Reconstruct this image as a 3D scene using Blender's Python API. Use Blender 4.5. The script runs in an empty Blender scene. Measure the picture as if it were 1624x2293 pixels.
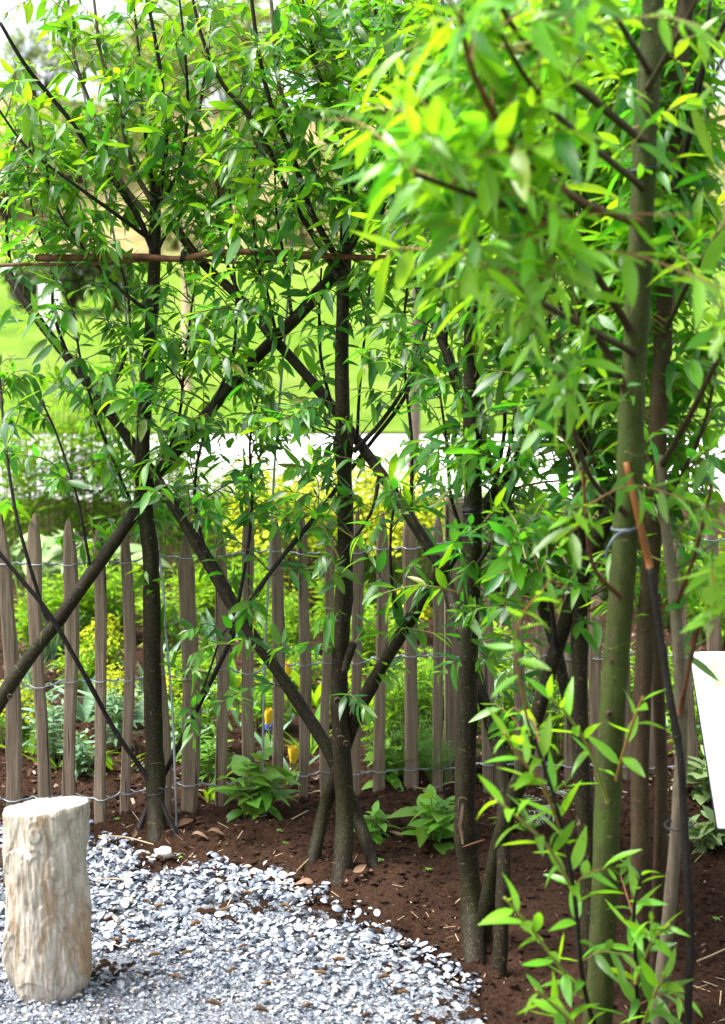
import bpy, math, random
import numpy as np
from mathutils import Vector, Matrix

random.seed(7)
RNG = np.random.default_rng(7)
S = bpy.context.scene
COL = S.collection

# ------------------------------------------------------------------ camera
CAM_H, PITCH, FPX = 1.6, math.radians(7.2), 3185.0
cd = bpy.data.cameras.new('camera')
cam = bpy.data.objects.new('camera', cd)
COL.objects.link(cam)
cam.location = (0, 0, CAM_H)
cam.rotation_euler = (math.radians(90) - PITCH, 0, 0)
cd.sensor_fit = 'VERTICAL'
cd.sensor_height = 36.0
cd.lens = 36.0 * FPX / 2293.0
cd.clip_end = 2000
cd.dof.use_dof = True
cd.dof.focus_distance = 4.15
cd.dof.aperture_fstop = 3.1
S.camera = cam

# ------------------------------------------------------------------ world, sun, exposure
SUN_EL, SUN_AZ = math.radians(62), math.radians(-100)   # azimuth from +Y towards +X
w = bpy.data.worlds.new('World')
S.world = w
w.use_nodes = True
nt = w.node_tree
bg = nt.nodes['Background']
sky = nt.nodes.new('ShaderNodeTexSky')
sky.sky_type = 'NISHITA'
sky.sun_disc = False
sky.sun_elevation = SUN_EL
sky.sun_rotation = SUN_AZ
sky.air_density = 1.0
sky.dust_density = 4.0
bw = nt.nodes.new('ShaderNodeRGBToBW')
mx = nt.nodes.new('ShaderNodeMix')
mx.data_type = 'RGBA'
mx.inputs[0].default_value = 0.66
nt.links.new(sky.outputs[0], bw.inputs[0])
nt.links.new(sky.outputs[0], mx.inputs[6])
nt.links.new(bw.outputs[0], mx.inputs[7])
nt.links.new(mx.outputs[2], bg.inputs[0])
bg.inputs[1].default_value = 0.15
sd = bpy.data.lights.new('sun', 'SUN')
sd.energy = 2.6
sd.angle = math.radians(24)
sd.color = (1.0, 0.975, 0.94)
sun = bpy.data.objects.new('sun', sd)
COL.objects.link(sun)
sdir = Vector((math.sin(SUN_AZ) * math.cos(SUN_EL), math.cos(SUN_AZ) * math.cos(SUN_EL), math.sin(SUN_EL)))
sun.rotation_euler = sdir.to_track_quat('Z', 'Y').to_euler()
sun.location = (0, 0, 30)
S.view_settings.view_transform = 'Standard'
S.view_settings.look = 'None'
S.view_settings.gamma = 1
S.view_settings.exposure = 1.85
S.render.engine = 'CYCLES'
S.cycles.max_bounces = 5
S.cycles.diffuse_bounces = 3
S.cycles.glossy_bounces = 2
S.cycles.transmission_bounces = 4

# ------------------------------------------------------------------ geometry helpers
CP, SP = math.cos(PITCH), math.sin(PITCH)


def at(u, v, Y):
    """point at depth Y seen at picture position u, v (picture 1624 x 2293)"""
    x, z = (u - 812) / FPX, -(v - 1146.5) / FPX
    d = Vector((x, CP + z * SP, -SP + z * CP))
    return Vector((0, 0, CAM_H)) + d * (Y / d.y)


def gnd(u, Y, z=0.0):
    """ground point at depth Y under picture column u"""
    dep = Y * CP + (CAM_H - z) * SP
    return Vector(((u - 812) / FPX * dep, Y, z))


def gv(u, v, z=0.0):
    """ground point seen at u, v"""
    x, zz = (u - 812) / FPX, -(v - 1146.5) / FPX
    d = Vector((x, CP + zz * SP, -SP + zz * CP))
    return Vector((0, 0, CAM_H)) + d * ((z - CAM_H) / d.z)


def project(p):
    r = Vector(p) - Vector((0, 0, CAM_H))
    dep = r.y * CP - r.z * SP
    up = r.y * SP + r.z * CP
    return 812 + FPX * r.x / dep, 1146.5 - FPX * up / dep, dep


class VNoise:
    def __init__(self, seed):
        self.t = np.random.default_rng(seed).random((256, 256))

    def __call__(self, x, y):
        x = np.asarray(x, float); y = np.asarray(y, float)
        xi = np.floor(x).astype(int); yi = np.floor(y).astype(int)
        fx = x - xi; fy = y - yi
        fx = fx * fx * (3 - 2 * fx); fy = fy * fy * (3 - 2 * fy)
        a = self.t[xi % 256, yi % 256]; b = self.t[(xi + 1) % 256, yi % 256]
        c = self.t[xi % 256, (yi + 1) % 256]; d = self.t[(xi + 1) % 256, (yi + 1) % 256]
        return (a * (1 - fx) + b * fx) * (1 - fy) + (c * (1 - fx) + d * fx) * fy - 0.5


N1, N2, N3 = VNoise(1), VNoise(2), VNoise(3)


def np_mesh(name, V, Q, UV=None, tint=None, smooth=True):
    """mesh from arrays: V (n,3), Q (m,k) faces of k corners"""
    me = bpy.data.meshes.new(name)
    V = np.asarray(V, np.float32); Q = np.asarray(Q, np.int32)
    k = Q.shape[1]
    me.vertices.add(len(V)); me.vertices.foreach_set('co', V.ravel())
    me.loops.add(Q.size); me.loops.foreach_set('vertex_index', Q.ravel())
    me.polygons.add(len(Q)); me.polygons.foreach_set('loop_start', np.arange(0, Q.size, k, dtype=np.int32))
    me.polygons.foreach_set('use_smooth', np.full(len(Q), smooth))
    if UV is not None:
        l = me.uv_layers.new(name='UVMap')
        l.data.foreach_set('uv', np.asarray(UV, np.float32)[Q.ravel()].ravel())
    if tint is not None:
        a = me.attributes.new('tint', 'FLOAT', 'POINT')
        a.data.foreach_set('value', np.asarray(tint, np.float32))
    me.update(calc_edges=True)
    return me


def link(name, me, mat, parent=None, loc=None):
    o = bpy.data.objects.new(name, me)
    COL.objects.link(o)
    if mat is not None and len(me.materials) == 0:
        me.materials.append(mat)
    if parent is not None:
        o.parent = parent
    if loc is not None:
        o.location = loc
    return o


def tag(o, label=None, cat=None, group=None, kind=None):
    if label: o['label'] = label
    if cat: o['category'] = cat
    if group: o['group'] = group
    if kind: o['kind'] = kind
    return o


def thing(name, label, cat, loc, group=None):
    o = bpy.data.objects.new(name, None)
    o.empty_display_size = 0.05
    COL.objects.link(o)
    o.location = loc
    return tag(o, label, cat, group)


def catmull(P, n):
    P = [Vector(p) for p in P]
    if len(P) == 2:
        return [P[0].lerp(P[1], i / n) for i in range(n + 1)]
    Q = [P[0] * 2 - P[1]] + P + [P[-1] * 2 - P[-2]]
    out = []
    m = len(P) - 1
    for i in range(n + 1):
        t = i / n * m
        k = min(int(t), m - 1); f = t - k
        a, b, c, d = Q[k], Q[k + 1], Q[k + 2], Q[k + 3]
        out.append(0.5 * ((2 * b) + (c - a) * f + (2 * a - 5 * b + 4 * c - d) * f * f + (3 * b - a - 3 * c + d) * f ** 3))
    return out


def tube_arrays(P, R, sides, rough=0.0, seed=0, cap=True):
    """swept tube through points P (list of Vector) with radii R"""
    n = len(P)
    P = np.array([tuple(p) for p in P]); R = np.asarray(R, float)
    T = np.gradient(P, axis=0)
    T /= np.linalg.norm(T, axis=1)[:, None] + 1e-12
    a = np.array((1.0, 0, 0)) if abs(T[0][0]) < 0.8 else np.array((0, 1.0, 0))
    u = np.cross(T[0], a); u /= np.linalg.norm(u)
    s = np.concatenate([[0], np.cumsum(np.linalg.norm(np.diff(P, axis=0), axis=1))])
    ang = np.linspace(0, 2 * np.pi, sides, endpoint=False)
    V = np.zeros((n, sides + 1, 3)); UV = np.zeros((n, sides + 1, 2))
    for i in range(n):
        u = u - T[i] * np.dot(u, T[i]); u /= np.linalg.norm(u) + 1e-12
        b = np.cross(T[i], u)
        r = R[i]
        if rough:
            r = r * (1 + rough * (N1(seed * 3.1 + np.cos(ang) * 1.3 + 9, s[i] * 14 + seed) + 0.7 * N2(seed + np.sin(ang) * 2.1 + 5, s[i] * 40)))
        ring = P[i] + np.outer(np.cos(ang) * r, u) + np.outer(np.sin(ang) * r, b)
        V[i, :sides] = ring; V[i, sides] = ring[0]
        UV[i, :, 0] = np.linspace(0, 1, sides + 1); UV[i, :, 1] = s[i]
    k = sides + 1
    idx = np.arange(n * k).reshape(n, k)
    Q = np.stack([idx[:-1, :-1], idx[:-1, 1:], idx[1:, 1:], idx[1:, :-1]], -1).reshape(-1, 4)
    V = V.reshape(-1, 3); UV = UV.reshape(-1, 2)
    if cap:
        for row in (0, n - 1):
            c = len(V)
            V = np.vstack([V, P[row][None]]); UV = np.vstack([UV, [[0.5, s[row]]]])
            for j in range(0, sides, 2):
                Q = np.vstack([Q, [[c, idx[row, j], idx[row, j + 1], idx[row, min(j + 2, sides)]]]])
    return V, Q, UV


def tube(name, P, R, sides, mat, parent, origin=(0, 0, 0), rough=0.0, seed=0, cap=True):
    V, Q, UV = tube_arrays(P, R, sides, rough, seed, cap)
    me = np_mesh(name, V - np.array(tuple(origin)), Q, UV)
    return link(name, me, mat, parent)


def grid_mesh(name, xs, ys, zf):
    X, Y = np.meshgrid(xs, ys)
    Z = zf(X, Y)
    V = np.stack([X, Y, Z], -1).reshape(-1, 3)
    nx, ny = len(xs), len(ys)
    idx = np.arange(nx * ny).reshape(ny, nx)
    Q = np.stack([idx[:-1, :-1], idx[:-1, 1:], idx[1:, 1:], idx[1:, :-1]], -1).reshape(-1, 4)
    return np_mesh(name, V, Q, V[:, :2].copy())


# ------------------------------------------------------------------ leaf shapes
def leaf_proto(width, curve=0.15, fold=0.25, nseg=5, peak=0.4, twist=0.0, tip=1.0):
    """leaf of unit length along +X, upper face +Z; returns V, Q, UV"""
    ss = np.linspace(0, 1, nseg + 1)
    V, UV = [], []
    for s in ss:
        k = math.log(0.5) / math.log(peak)
        wv = width * 0.5 * (math.sin(math.pi * (s ** k)) ** (0.85 * tip)) if 0 < s < 1 else width * 0.02
        z = -curve * s * s + curve * 0.25 * s
        a = twist * s
        for side in (-1, 0, 1):
            y = side * wv; zz = abs(side) * wv * fold
            V.append((s, y * math.cos(a) - zz * math.sin(a), z + y * math.sin(a) + zz * math.cos(a)))
            UV.append((0.5 + 0.5 * side, s))
    Q = []
    for i in range(nseg):
        b = i * 3
        Q += [(b, b + 3, b + 4, b + 1), (b + 1, b + 4, b + 5, b + 2)]
    return np.array(V), np.array(Q), np.array(UV)


WILLOW = [leaf_proto(wd, c, f, 5, pk, tw) for wd, c, f, pk, tw in
          ((0.30, 0.14, 0.22, 0.42, 0.3), (0.26, 0.25, 0.3, 0.4, -0.4), (0.33, 0.08, 0.18, 0.45, 0.15),
           (0.28, 0.42, 0.28, 0.4, 0.6), (0.29, -0.14, 0.25, 0.42, -0.3), (0.22, 0.22, 0.35, 0.38, 1.0))]
NARROW = [leaf_proto(wd, c, f, 5, pk, tw) for wd, c, f, pk, tw in
          ((0.27, 0.14, 0.22, 0.42, 0.3), (0.23, 0.3, 0.3, 0.4, -0.5), (0.31, 0.08, 0.18, 0.45, 0.15),
           (0.25, 0.45, 0.28, 0.4, 0.7), (0.28, -0.12, 0.25, 0.42, -0.3), (0.22, 0.22, 0.3, 0.38, 1.1))]
BROAD = [leaf_proto(wd, c, f, 6, 0.4, tw) for wd, c, f, tw in
         ((0.5, 0.25, 0.22, 0.2), (0.44, 0.4, 0.3, -0.25), (0.55, 0.15, 0.15, 0.1), (0.4, 0.55, 0.3, 0.3))]
STRAP = [leaf_proto(wd, c, f, 7, 0.45, tw) for wd, c, f, tw in
         ((0.13, 0.35, 0.5, 0.3), (0.1, 0.6, 0.5, -0.5), (0.16, 0.2, 0.4, 0.6))]
BLADE = [leaf_proto(0.03, c, 0.4, 4, 0.35, tw) for c, tw in ((0.3, 0.3), (0.5, -0.4), (0.15, 0.1))]
ROUND = [leaf_proto(0.75, 0.15, 0.15, 3, 0.5, 0.0)]
LANCE = [leaf_proto(0.26, 0.3, 0.25, 4, 0.4, 0.3), leaf_proto(0.22, 0.5, 0.3, 4, 0.4, -0.3)]


def basis(d, n):
    """rotation columns with X along d and Z towards n"""
    d = d.normalized()
    z = n - d * n.dot(d)
    if z.length < 1e-4:
        z = d.orthogonal()
    z.normalize()
    y = z.cross(d)
    return Matrix((d, y, z)).transposed()


def leaf_rec(pos, d, n, length, proto, tint):
    return (pos, basis(d, n), length, proto, tint)


def merge_leaves(name, recs, protos, mat, parent, origin, kind='stuff'):
    if not recs:
        return None
    Vs, Qs, Us, Ts = [], [], [], []
    off = 0
    o3 = np.array(tuple(origin))
    for k, (pv, pq, pu) in enumerate(protos):
        sub = [r for r in recs if r[3] % len(protos) == k]
        if not sub:
            continue
        M = np.array([[list(row) for row in r[1]] for r in sub])
        L = np.array([r[2] for r in sub]); P = np.array([tuple(r[0]) for r in sub]) - o3
        V = np.einsum('nij,vj->nvi', M, pv) * L[:, None, None] + P[:, None, :]
        n, nv = len(sub), len(pv)
        Q = (pq[None] + (np.arange(n) * nv)[:, None, None]).reshape(-1, 4) + off
        Vs.append(V.reshape(-1, 3)); Qs.append(Q); Us.append(np.tile(pu, (n, 1)))
        Ts.append(np.repeat([r[4] for r in sub], nv))
        off += n * nv
    me = np_mesh(name, np.vstack(Vs), np.vstack(Qs), np.vstack(Us), np.concatenate(Ts))
    o = link(name, me, mat, parent)
    if kind:
        o['kind'] = kind
    return o


_leafcache = {}


def single_leaf(rec, protos, key, mat, parent, origin, name='leaf'):
    ti = min(4, max(0, int(round(rec[4] * 4))))
    pi = rec[3] % len(protos)
    kk = (key, pi, ti, mat.name)
    if kk not in _leafcache:
        V, Q, U = protos[pi]
        me = np_mesh('leaf', V, Q, U, np.full(len(V), ti / 4))
        me.materials.append(mat)
        _leafcache[kk] = me
    o = bpy.data.objects.new(name, _leafcache[kk])
    COL.objects.link(o)
    o.parent = parent
    m = rec[1].to_4x4()
    for i in range(3):
        for j in range(3):
            m[i][j] *= rec[2]
    m.translation = rec[0] - Vector(origin)
    o.matrix_basis = m
    return o


# ------------------------------------------------------------------ materials
class NB:
    def __init__(self, name):
        self.m = bpy.data.materials.new(name)
        self.m.use_nodes = True
        self.t = self.m.node_tree
        self.b = self.t.nodes['Principled BSDF']
        self.out = self.t.nodes['Material Output']

    def n(self, typ, **kw):
        nd = self.t.nodes.new('ShaderNode' + typ)
        for k, v in kw.items():
            if k in nd.inputs and not hasattr(nd, k):
                nd.inputs[k].default_value = v
            else:
                setattr(nd, k, v)
        return nd

    def l(self, a, b):
        self.t.links.new(a, b)

    def val(self, x, sock):
        if isinstance(x, bpy.types.NodeSocket):
            self.l(x, sock)
        else:
            sock.default_value = x

    def math(self, op, a, b=0.0, c=0.0, clamp=False):
        nd = self.n('Math', operation=op, use_clamp=clamp)
        self.val(a, nd.inputs[0]); self.val(b, nd.inputs[1]); self.val(c, nd.inputs[2])
        return nd.outputs[0]

    def mix(self, f, a, b, blend='MIX'):
        nd = self.n('Mix', data_type='RGBA', blend_type=blend)
        self.val(f, nd.inputs[0])
        for x, s in ((a, nd.inputs[6]), (b, nd.inputs[7])):
            self.val((*x, 1) if isinstance(x, tuple) and len(x) == 3 else x, s)
        return nd.outputs[2]

    def coords(self, kind='Object', scale=(1, 1, 1)):
        tc = self.n('TexCoord')
        mp = self.n('Mapping')
        mp.inputs['Scale'].default_value = scale
        self.l(tc.outputs[kind], mp.inputs[0])
        return mp.outputs[0]

    def noise(self, vec, scale, detail=4, rough=0.6, dist=0.0):
        nd = self.n('TexNoise')
        if vec is not None:
            self.l(vec, nd.inputs['Vector'])
        nd.inputs['Scale'].default_value = scale
        nd.inputs['Detail'].default_value = detail
        nd.inputs['Roughness'].default_value = rough
        nd.inputs['Distortion'].default_value = dist
        return nd.outputs[0]

    def ramp(self, f, *stops):
        nd = self.n('ValToRGB')
        self.l(f, nd.inputs[0])
        e = nd.color_ramp.elements
        while len(e) < len(stops):
            e.new(0.5)
        for el, (p, c) in zip(e, stops):
            el.position = p
            el.color = (*c, 1) if len(c) == 3 else c
        return nd.outputs[0]

    def step(self, f, lo, hi):
        nd = self.n('MapRange')
        self.l(f, nd.inputs[0])
        nd.inputs[1].default_value = lo; nd.inputs[2].default_value = hi
        return nd.outputs[0]

    def rand(self):
        g = self.n('NewGeometry'); o = self.n('ObjectInfo')
        return self.math('FRACT', self.math('ADD', g.outputs['Random Per Island'], o.outputs['Random']))

    def bump(self, h, strength=0.3, dist=0.01):
        nd = self.n('Bump')
        nd.inputs['Strength'].default_value = strength
        nd.inputs['Distance'].default_value = dist
        self.l(h, nd.inputs['Height'])
        self.l(nd.outputs[0], self.b.inputs['Normal'])
        return nd.outputs[0]

    def fin(self, col, rough=0.7, spec=0.3):
        self.val((*col, 1) if isinstance(col, tuple) else col, self.b.inputs['Base Color'])
        self.val(rough, self.b.inputs['Roughness'])
        self.b.inputs['Specular IOR Level'].default_value = spec
        return self.m


def leaf_mat(name, old, new, trans, fac=0.42, rough=0.36, rib=0.35, spec=0.55, under=(0.16, 0.22, 0.12), under_f=0.35, trans_old=None):
    b = NB(name)
    a = b.n('Attribute', attribute_name='tint')
    r = b.rand()
    r2 = b.math('FRACT', b.math('MULTIPLY', r, 7.31))
    t = b.math('ADD', a.outputs['Fac'], b.math('MULTIPLY', b.math('SUBTRACT', r, 0.5), 0.55), clamp=True)
    col = b.mix(t, old, new)
    val = b.math('MULTIPLY_ADD', r2, 0.7, 0.65)
    hs = b.n('HueSaturation')
    b.l(col, hs.inputs['Color']); b.l(val, hs.inputs['Value'])
    b.l(b.math('MULTIPLY_ADD', r2, 0.03, 0.485), hs.inputs['Hue'])
    mot = b.noise(b.coords('Object'), 38, 2, 0.6)
    col = b.mix(b.math('MULTIPLY', b.step(mot, 0.5, 0.75), 0.35), hs.outputs[0], tuple(x * 1.35 + 0.012 for x in old))
    col = b.mix(b.math('MULTIPLY', b.math('GREATER_THAN', b.math('FRACT', b.math('MULTIPLY', r, 53.7)), 0.988), 0.6), col, (0.30, 0.26, 0.03))
    uv = b.n('UVMap')
    sx = b.n('SeparateXYZ'); b.l(uv.outputs[0], sx.inputs[0])
    dx = b.math('ABSOLUTE', b.math('SUBTRACT', sx.outputs[0], 0.5))
    ribm = b.math('MULTIPLY', b.math('SUBTRACT', 1.0, b.step(dx, 0.015, 0.07)), rib)
    vein = b.math('SINE', b.math('MULTIPLY', b.math('SUBTRACT', sx.outputs[1], b.math('MULTIPLY', dx, 0.35)), 70.0))
    light = b.mix(0.5, col, (0.3, 0.42, 0.12))
    col = b.mix(ribm, col, light)
    g = b.n('NewGeometry')
    col = b.mix(b.math('MULTIPLY', g.outputs['Backfacing'], under_f), col, under)
    b.fin(col, rough, spec)
    b.bump(vein, 0.12, 0.002)
    tr = b.n('BsdfTranslucent')
    tc = b.mix(t, trans_old or tuple(x * 0.45 for x in trans), trans)
    hs2 = b.n('HueSaturation'); b.l(tc, hs2.inputs['Color']); b.l(val, hs2.inputs['Value'])
    b.l(hs2.outputs[0], tr.inputs[0])
    ms = b.n('MixShader')
    ms.inputs[0].default_value = fac
    b.l(b.b.outputs[0], ms.inputs[1]); b.l(tr.outputs[0], ms.inputs[2])
    b.l(ms.outputs[0], b.out.inputs[0])
    return b.m


def bark_mat(name, dark, mid, lite, ring=0.5, spots=0.6, patch=(0.05, 0.035, 0.02)):
    b = NB(name)
    uv = b.n('UVMap')
    sx = b.n('SeparateXYZ'); b.l(uv.outputs[0], sx.inputs[0])
    n1 = b.noise(b.coords('Object', (1, 1, 0.16)), 70, 6, 0.7)
    n2 = b.noise(b.coords('Object', (1, 1, 0.35)), 11, 4, 0.65, 0.4)
    n4 = b.noise(b.coords('Object', (1, 1, 0.6)), 34, 4, 0.7, 0.3)
    col = b.mix(b.step(n1, 0.32, 0.68), dark, mid)
    col = b.mix(b.math('MULTIPLY', b.step(n2, 0.46, 0.62), 0.75), col, lite)
    col = b.mix(b.math('MULTIPLY', b.step(n4, 0.54, 0.64), 0.7), col, patch)
    n3 = b.noise(b.coords('Object'), 300, 1, 0.5)
    col = b.mix(b.math('MULTIPLY', b.step(n3, 0.66, 0.71), spots), col, (0.2, 0.17, 0.09))
    jit = b.noise(b.coords('Object'), 6, 2, 0.5)
    ph = b.math('FRACT', b.math('ADD', b.math('MULTIPLY', sx.outputs[1], 5.3), b.math('MULTIPLY', jit, 2.2)))
    rg = b.math('SUBTRACT', 1.0, b.step(b.math('ABSOLUTE', b.math('SUBTRACT', ph, 0.5)), 0.006, 0.016))
    rg = b.math('MULTIPLY', rg, b.step(b.noise(b.coords('Object'), 45, 3, 0.6), 0.5, 0.6))
    col = b.mix(b.math('MULTIPLY', rg, ring), col, (0.2, 0.18, 0.08))
    b.fin(col, 0.62, 0.18)
    b.bump(b.math('ADD', b.math('ADD', n1, b.math('MULTIPLY', n4, 0.8)), b.math('MULTIPLY', rg, 0.5)), 0.6, 0.004)
    return b.m


M = {}
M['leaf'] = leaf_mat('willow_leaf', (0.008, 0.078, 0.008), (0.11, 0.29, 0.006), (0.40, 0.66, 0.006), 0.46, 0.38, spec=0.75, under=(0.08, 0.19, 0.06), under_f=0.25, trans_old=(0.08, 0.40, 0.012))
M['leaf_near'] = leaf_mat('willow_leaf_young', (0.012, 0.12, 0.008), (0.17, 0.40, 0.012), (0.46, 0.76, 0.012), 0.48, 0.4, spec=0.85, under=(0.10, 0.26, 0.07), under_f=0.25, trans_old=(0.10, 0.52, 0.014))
M['herb'] = leaf_mat('herb_leaf', (0.05, 0.22, 0.008), (0.26, 0.46, 0.014), (0.46, 0.72, 0.014), 0.46, 0.6, spec=0.2, under_f=0.1)
M['broad'] = leaf_mat('broad_leaf', (0.06, 0.23, 0.02), (0.20, 0.42, 0.04), (0.38, 0.66, 0.05), 0.38, 0.45, under_f=.2)
M['pale'] = leaf_mat('pale_leaf', (0.14, 0.24, 0.09), (0.28, 0.40, 0.14), (0.36, 0.55, 0.15), 0.35, 0.5)
M['glauc'] = leaf_mat('glaucous_leaf', (0.08, 0.20, 0.10), (0.22, 0.36, 0.2), (0.25, 0.45, 0.12), 0.3, 0.45)
M['silver'] = leaf_mat('silver_leaf', (0.2, 0.28, 0.2), (0.34, 0.42, 0.3), (0.3, 0.4, 0.2), 0.3, 0.6)
M['bract'] = leaf_mat('spurge_bract', (0.36, 0.46, 0.006), (0.62, 0.66, 0.008), (0.66, 0.70, 0.006), 0.42, 0.55, 0.1, 0.3, (0.45, 0.5, 0.02))
M['bush'] = leaf_mat('bush_leaf', (0.05, 0.10, 0.015), (0.16, 0.22, 0.03), (0.3, 0.42, 0.03), 0.35, 0.5)
M['goldbush'] = leaf_mat('gold_bush_leaf', (0.16, 0.24, 0.04), (0.32, 0.38, 0.08), (0.45, 0.5, 0.08), 0.4, 0.5)
M['darkbush'] = leaf_mat('dark_bush_leaf', (0.015, 0.03, 0.008), (0.04, 0.07, 0.015), (0.06, 0.1, 0.01), 0.3, 0.5)
M['feather'] = leaf_mat('feather_leaf', (0.05, 0.19, 0.03), (0.11, 0.3, 0.04), (0.2, 0.45, 0.04), 0.35, 0.5)
M['bark'] = bark_mat('willow_bark', (0.005634, 0.003652, 0.001761), (0.01916, 0.01357, 0.005088), (0.0169, 0.01774, 0.004304), 0.5, 0.6, (0.01239, 0.006784, 0.003131))
M['barkgreen'] = bark_mat('young_green_bark', (0.018, 0.022, 0.006), (0.042, 0.054, 0.010), (0.042, 0.068, 0.010), 0.6, 0.4, (0.05, 0.036, 0.018))
M['barkgrey'] = bark_mat('grey_stem_bark', (0.0675, 0.0513, 0.0378), (0.162, 0.1283, 0.0945), (0.1013, 0.0945, 0.054), 0.3, 0.3, (0.0675, 0.04725, 0.03375))
M['barkdark'] = bark_mat('dark_rod_bark', (0.007, 0.0049, 0.0049), (0.0196, 0.014, 0.0133), (0.0224, 0.0196, 0.0196), 0.15, 0.2, (0.0105, 0.007, 0.0063))
M['barkbrown'] = bark_mat('brown_bark', (0.02212, 0.01217, 0.006636), (0.0553, 0.03208, 0.01769), (0.04976, 0.03982, 0.01879), 0.3, 0.4, (0.03318, 0.01769, 0.009955))
M['rail'] = bark_mat('red_brown_rail_bark', (0.05355, 0.01904, 0.01071), (0.1249, 0.0476, 0.02142), (0.1666, 0.08925, 0.04165), 0.15, 0.2, (0.0595, 0.0238, 0.01428))
b = NB('twig_bark')
M['twig'] = b.fin(b.mix(b.rand(), (0.05, 0.03, 0.022), (0.11, 0.085, 0.03)), 0.55, 0.35)
b = NB('young_twig')
M['twignear'] = b.fin(b.mix(b.rand(), (0.2, 0.06, 0.025), (0.2, 0.22, 0.04)), 0.5, 0.35)
b = NB('peeled_wood')
M['peeled'] = b.fin(b.mix(b.noise(b.coords('Object', (1, 1, 0.2)), 60), (0.13, 0.04, 0.010), (0.24, 0.09, 0.02)), 0.5, 0.3)
b = NB('cut_wood')
M['cut'] = b.fin(b.mix(b.noise(b.coords('Object'), 80), (0.09, 0.04, 0.018), (0.18, 0.09, 0.045)), 0.7, 0.2)
b = NB('plant_stem')
M['stem'] = b.fin(b.mix(b.rand(), (0.1, 0.2, 0.03), (0.2, 0.28, 0.06)), 0.5, 0.3)
b = NB('red_stem')
M['redstem'] = b.fin(b.mix(b.rand(), (0.09, 0.03, 0.03), (0.06, 0.035, 0.03)), 0.5, 0.3)

b = NB('fence_wood')
co = b.coords('Object', (1, 1, 0.05))
g1 = b.noise(co, 120, 5, 0.7)
g2 = b.noise(b.coords('Object', (1, 1, 0.2)), 12, 3, 0.6)
c = b.mix(b.step(g1, 0.32, 0.68), (0.10, 0.072, 0.048), (0.265, 0.205, 0.148))
c = b.mix(b.math('MULTIPLY', b.step(g2, 0.5, 0.8), 0.5), c, (0.15, 0.135, 0.09))
r = b.rand()
c = b.mix(b.math('MULTIPLY', r, 0.35), c, (0.24, 0.165, 0.11))
cr = b.noise(b.coords('Object', (1, 1, 0.02)), 90, 2, 0.5, 0.2)
c = b.mix(b.math('SUBTRACT', 1.0, b.step(cr, 0.30, 0.36)), c, (0.045, 0.03, 0.02))
b.bump(b.math('ADD', g1, b.step(cr, 0.28, 0.38)), 0.6, 0.003)
M['fence'] = b.fin(c, 0.8, 0.2)

b = NB('galvanised_wire')
M['wire'] = b.fin(b.mix(b.noise(b.coords('Object'), 200), (0.22, 0.25, 0.29), (0.42, 0.46, 0.5)), 0.42, 0.5)
b.b.inputs['Metallic'].default_value = 0.6
b = NB('black_tie')
M['tie'] = b.fin((0.012, 0.013, 0.018), 0.4, 0.5)
b = NB('grey_tie')
M['gtie'] = b.fin((0.09, 0.11, 0.14), 0.4, 0.5)

b = NB('soil')
co = b.coords('Object')
n1 = b.noise(co, 7, 6, 0.7)
n2 = b.noise(co, 70, 6, 0.75)
n3 = b.noise(co, 1.6, 3, 0.6)
c = b.mix(b.step(n2, 0.3, 0.7), (0.011, 0.005, 0.003), (0.105, 0.052, 0.029))
c = b.mix(b.math('MULTIPLY', b.step(n3, 0.45, 0.65), 0.55), c, (0.11, 0.06, 0.037))
c = b.mix(b.math('MULTIPLY', b.step(n1, 0.5, 0.7), 0.65), c, (0.012, 0.006, 0.004))
b.bump(b.math('ADD', n2, b.noise(co, 220, 3, 0.7)), 1.0, 0.022)
M['soil'] = b.fin(c, 0.95, 0.1)
b = NB('mulch')
M['mulch'] = b.fin(b.ramp(b.rand(), (0, (0.016, 0.008, 0.006)), (0.5, (0.05, 0.025, 0.016)), (0.8, (0.12, 0.07, 0.045)), (1, (0.36, 0.28, 0.21))), 0.9, 0.15)

b = NB('shell_surface')
r = b.rand()
c = b.ramp(r, (0, (0.035, 0.044, 0.065)), (0.24, (0.11, 0.13, 0.17)), (0.52, (0.235, 0.263, 0.315)), (0.84, (0.425, 0.45, 0.495)), (0.97, (0.38, 0.32, 0.25)))
n = b.noise(b.coords('Object'), 140, 3, 0.6)
c = b.mix(b.math('MULTIPLY', b.step(n, 0.5, 0.75), 0.4), c, (0.25, 0.28, 0.34))
M['shell'] = b.fin(c, 0.5, 0.4)
b = NB('crushed_shell')
co = b.coords('Object')
vo = b.n('TexVoronoi'); vo.inputs['Scale'].default_value = 110; b.l(co, vo.inputs['Vector'])
c = b.mix(b.step(b.noise(co, 160, 3), 0.35, 0.65), (0.04, 0.045, 0.055), (0.26, 0.28, 0.315))
c = b.mix(b.math('MULTIPLY', b.step(b.noise(co, 6, 3), 0.56, 0.7), 0.6), c, (0.09, 0.06, 0.045))
b.bump(vo.outputs['Distance'], 0.8, 0.01)
M['crush'] = b.fin(c, 0.7, 0.3)

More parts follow.
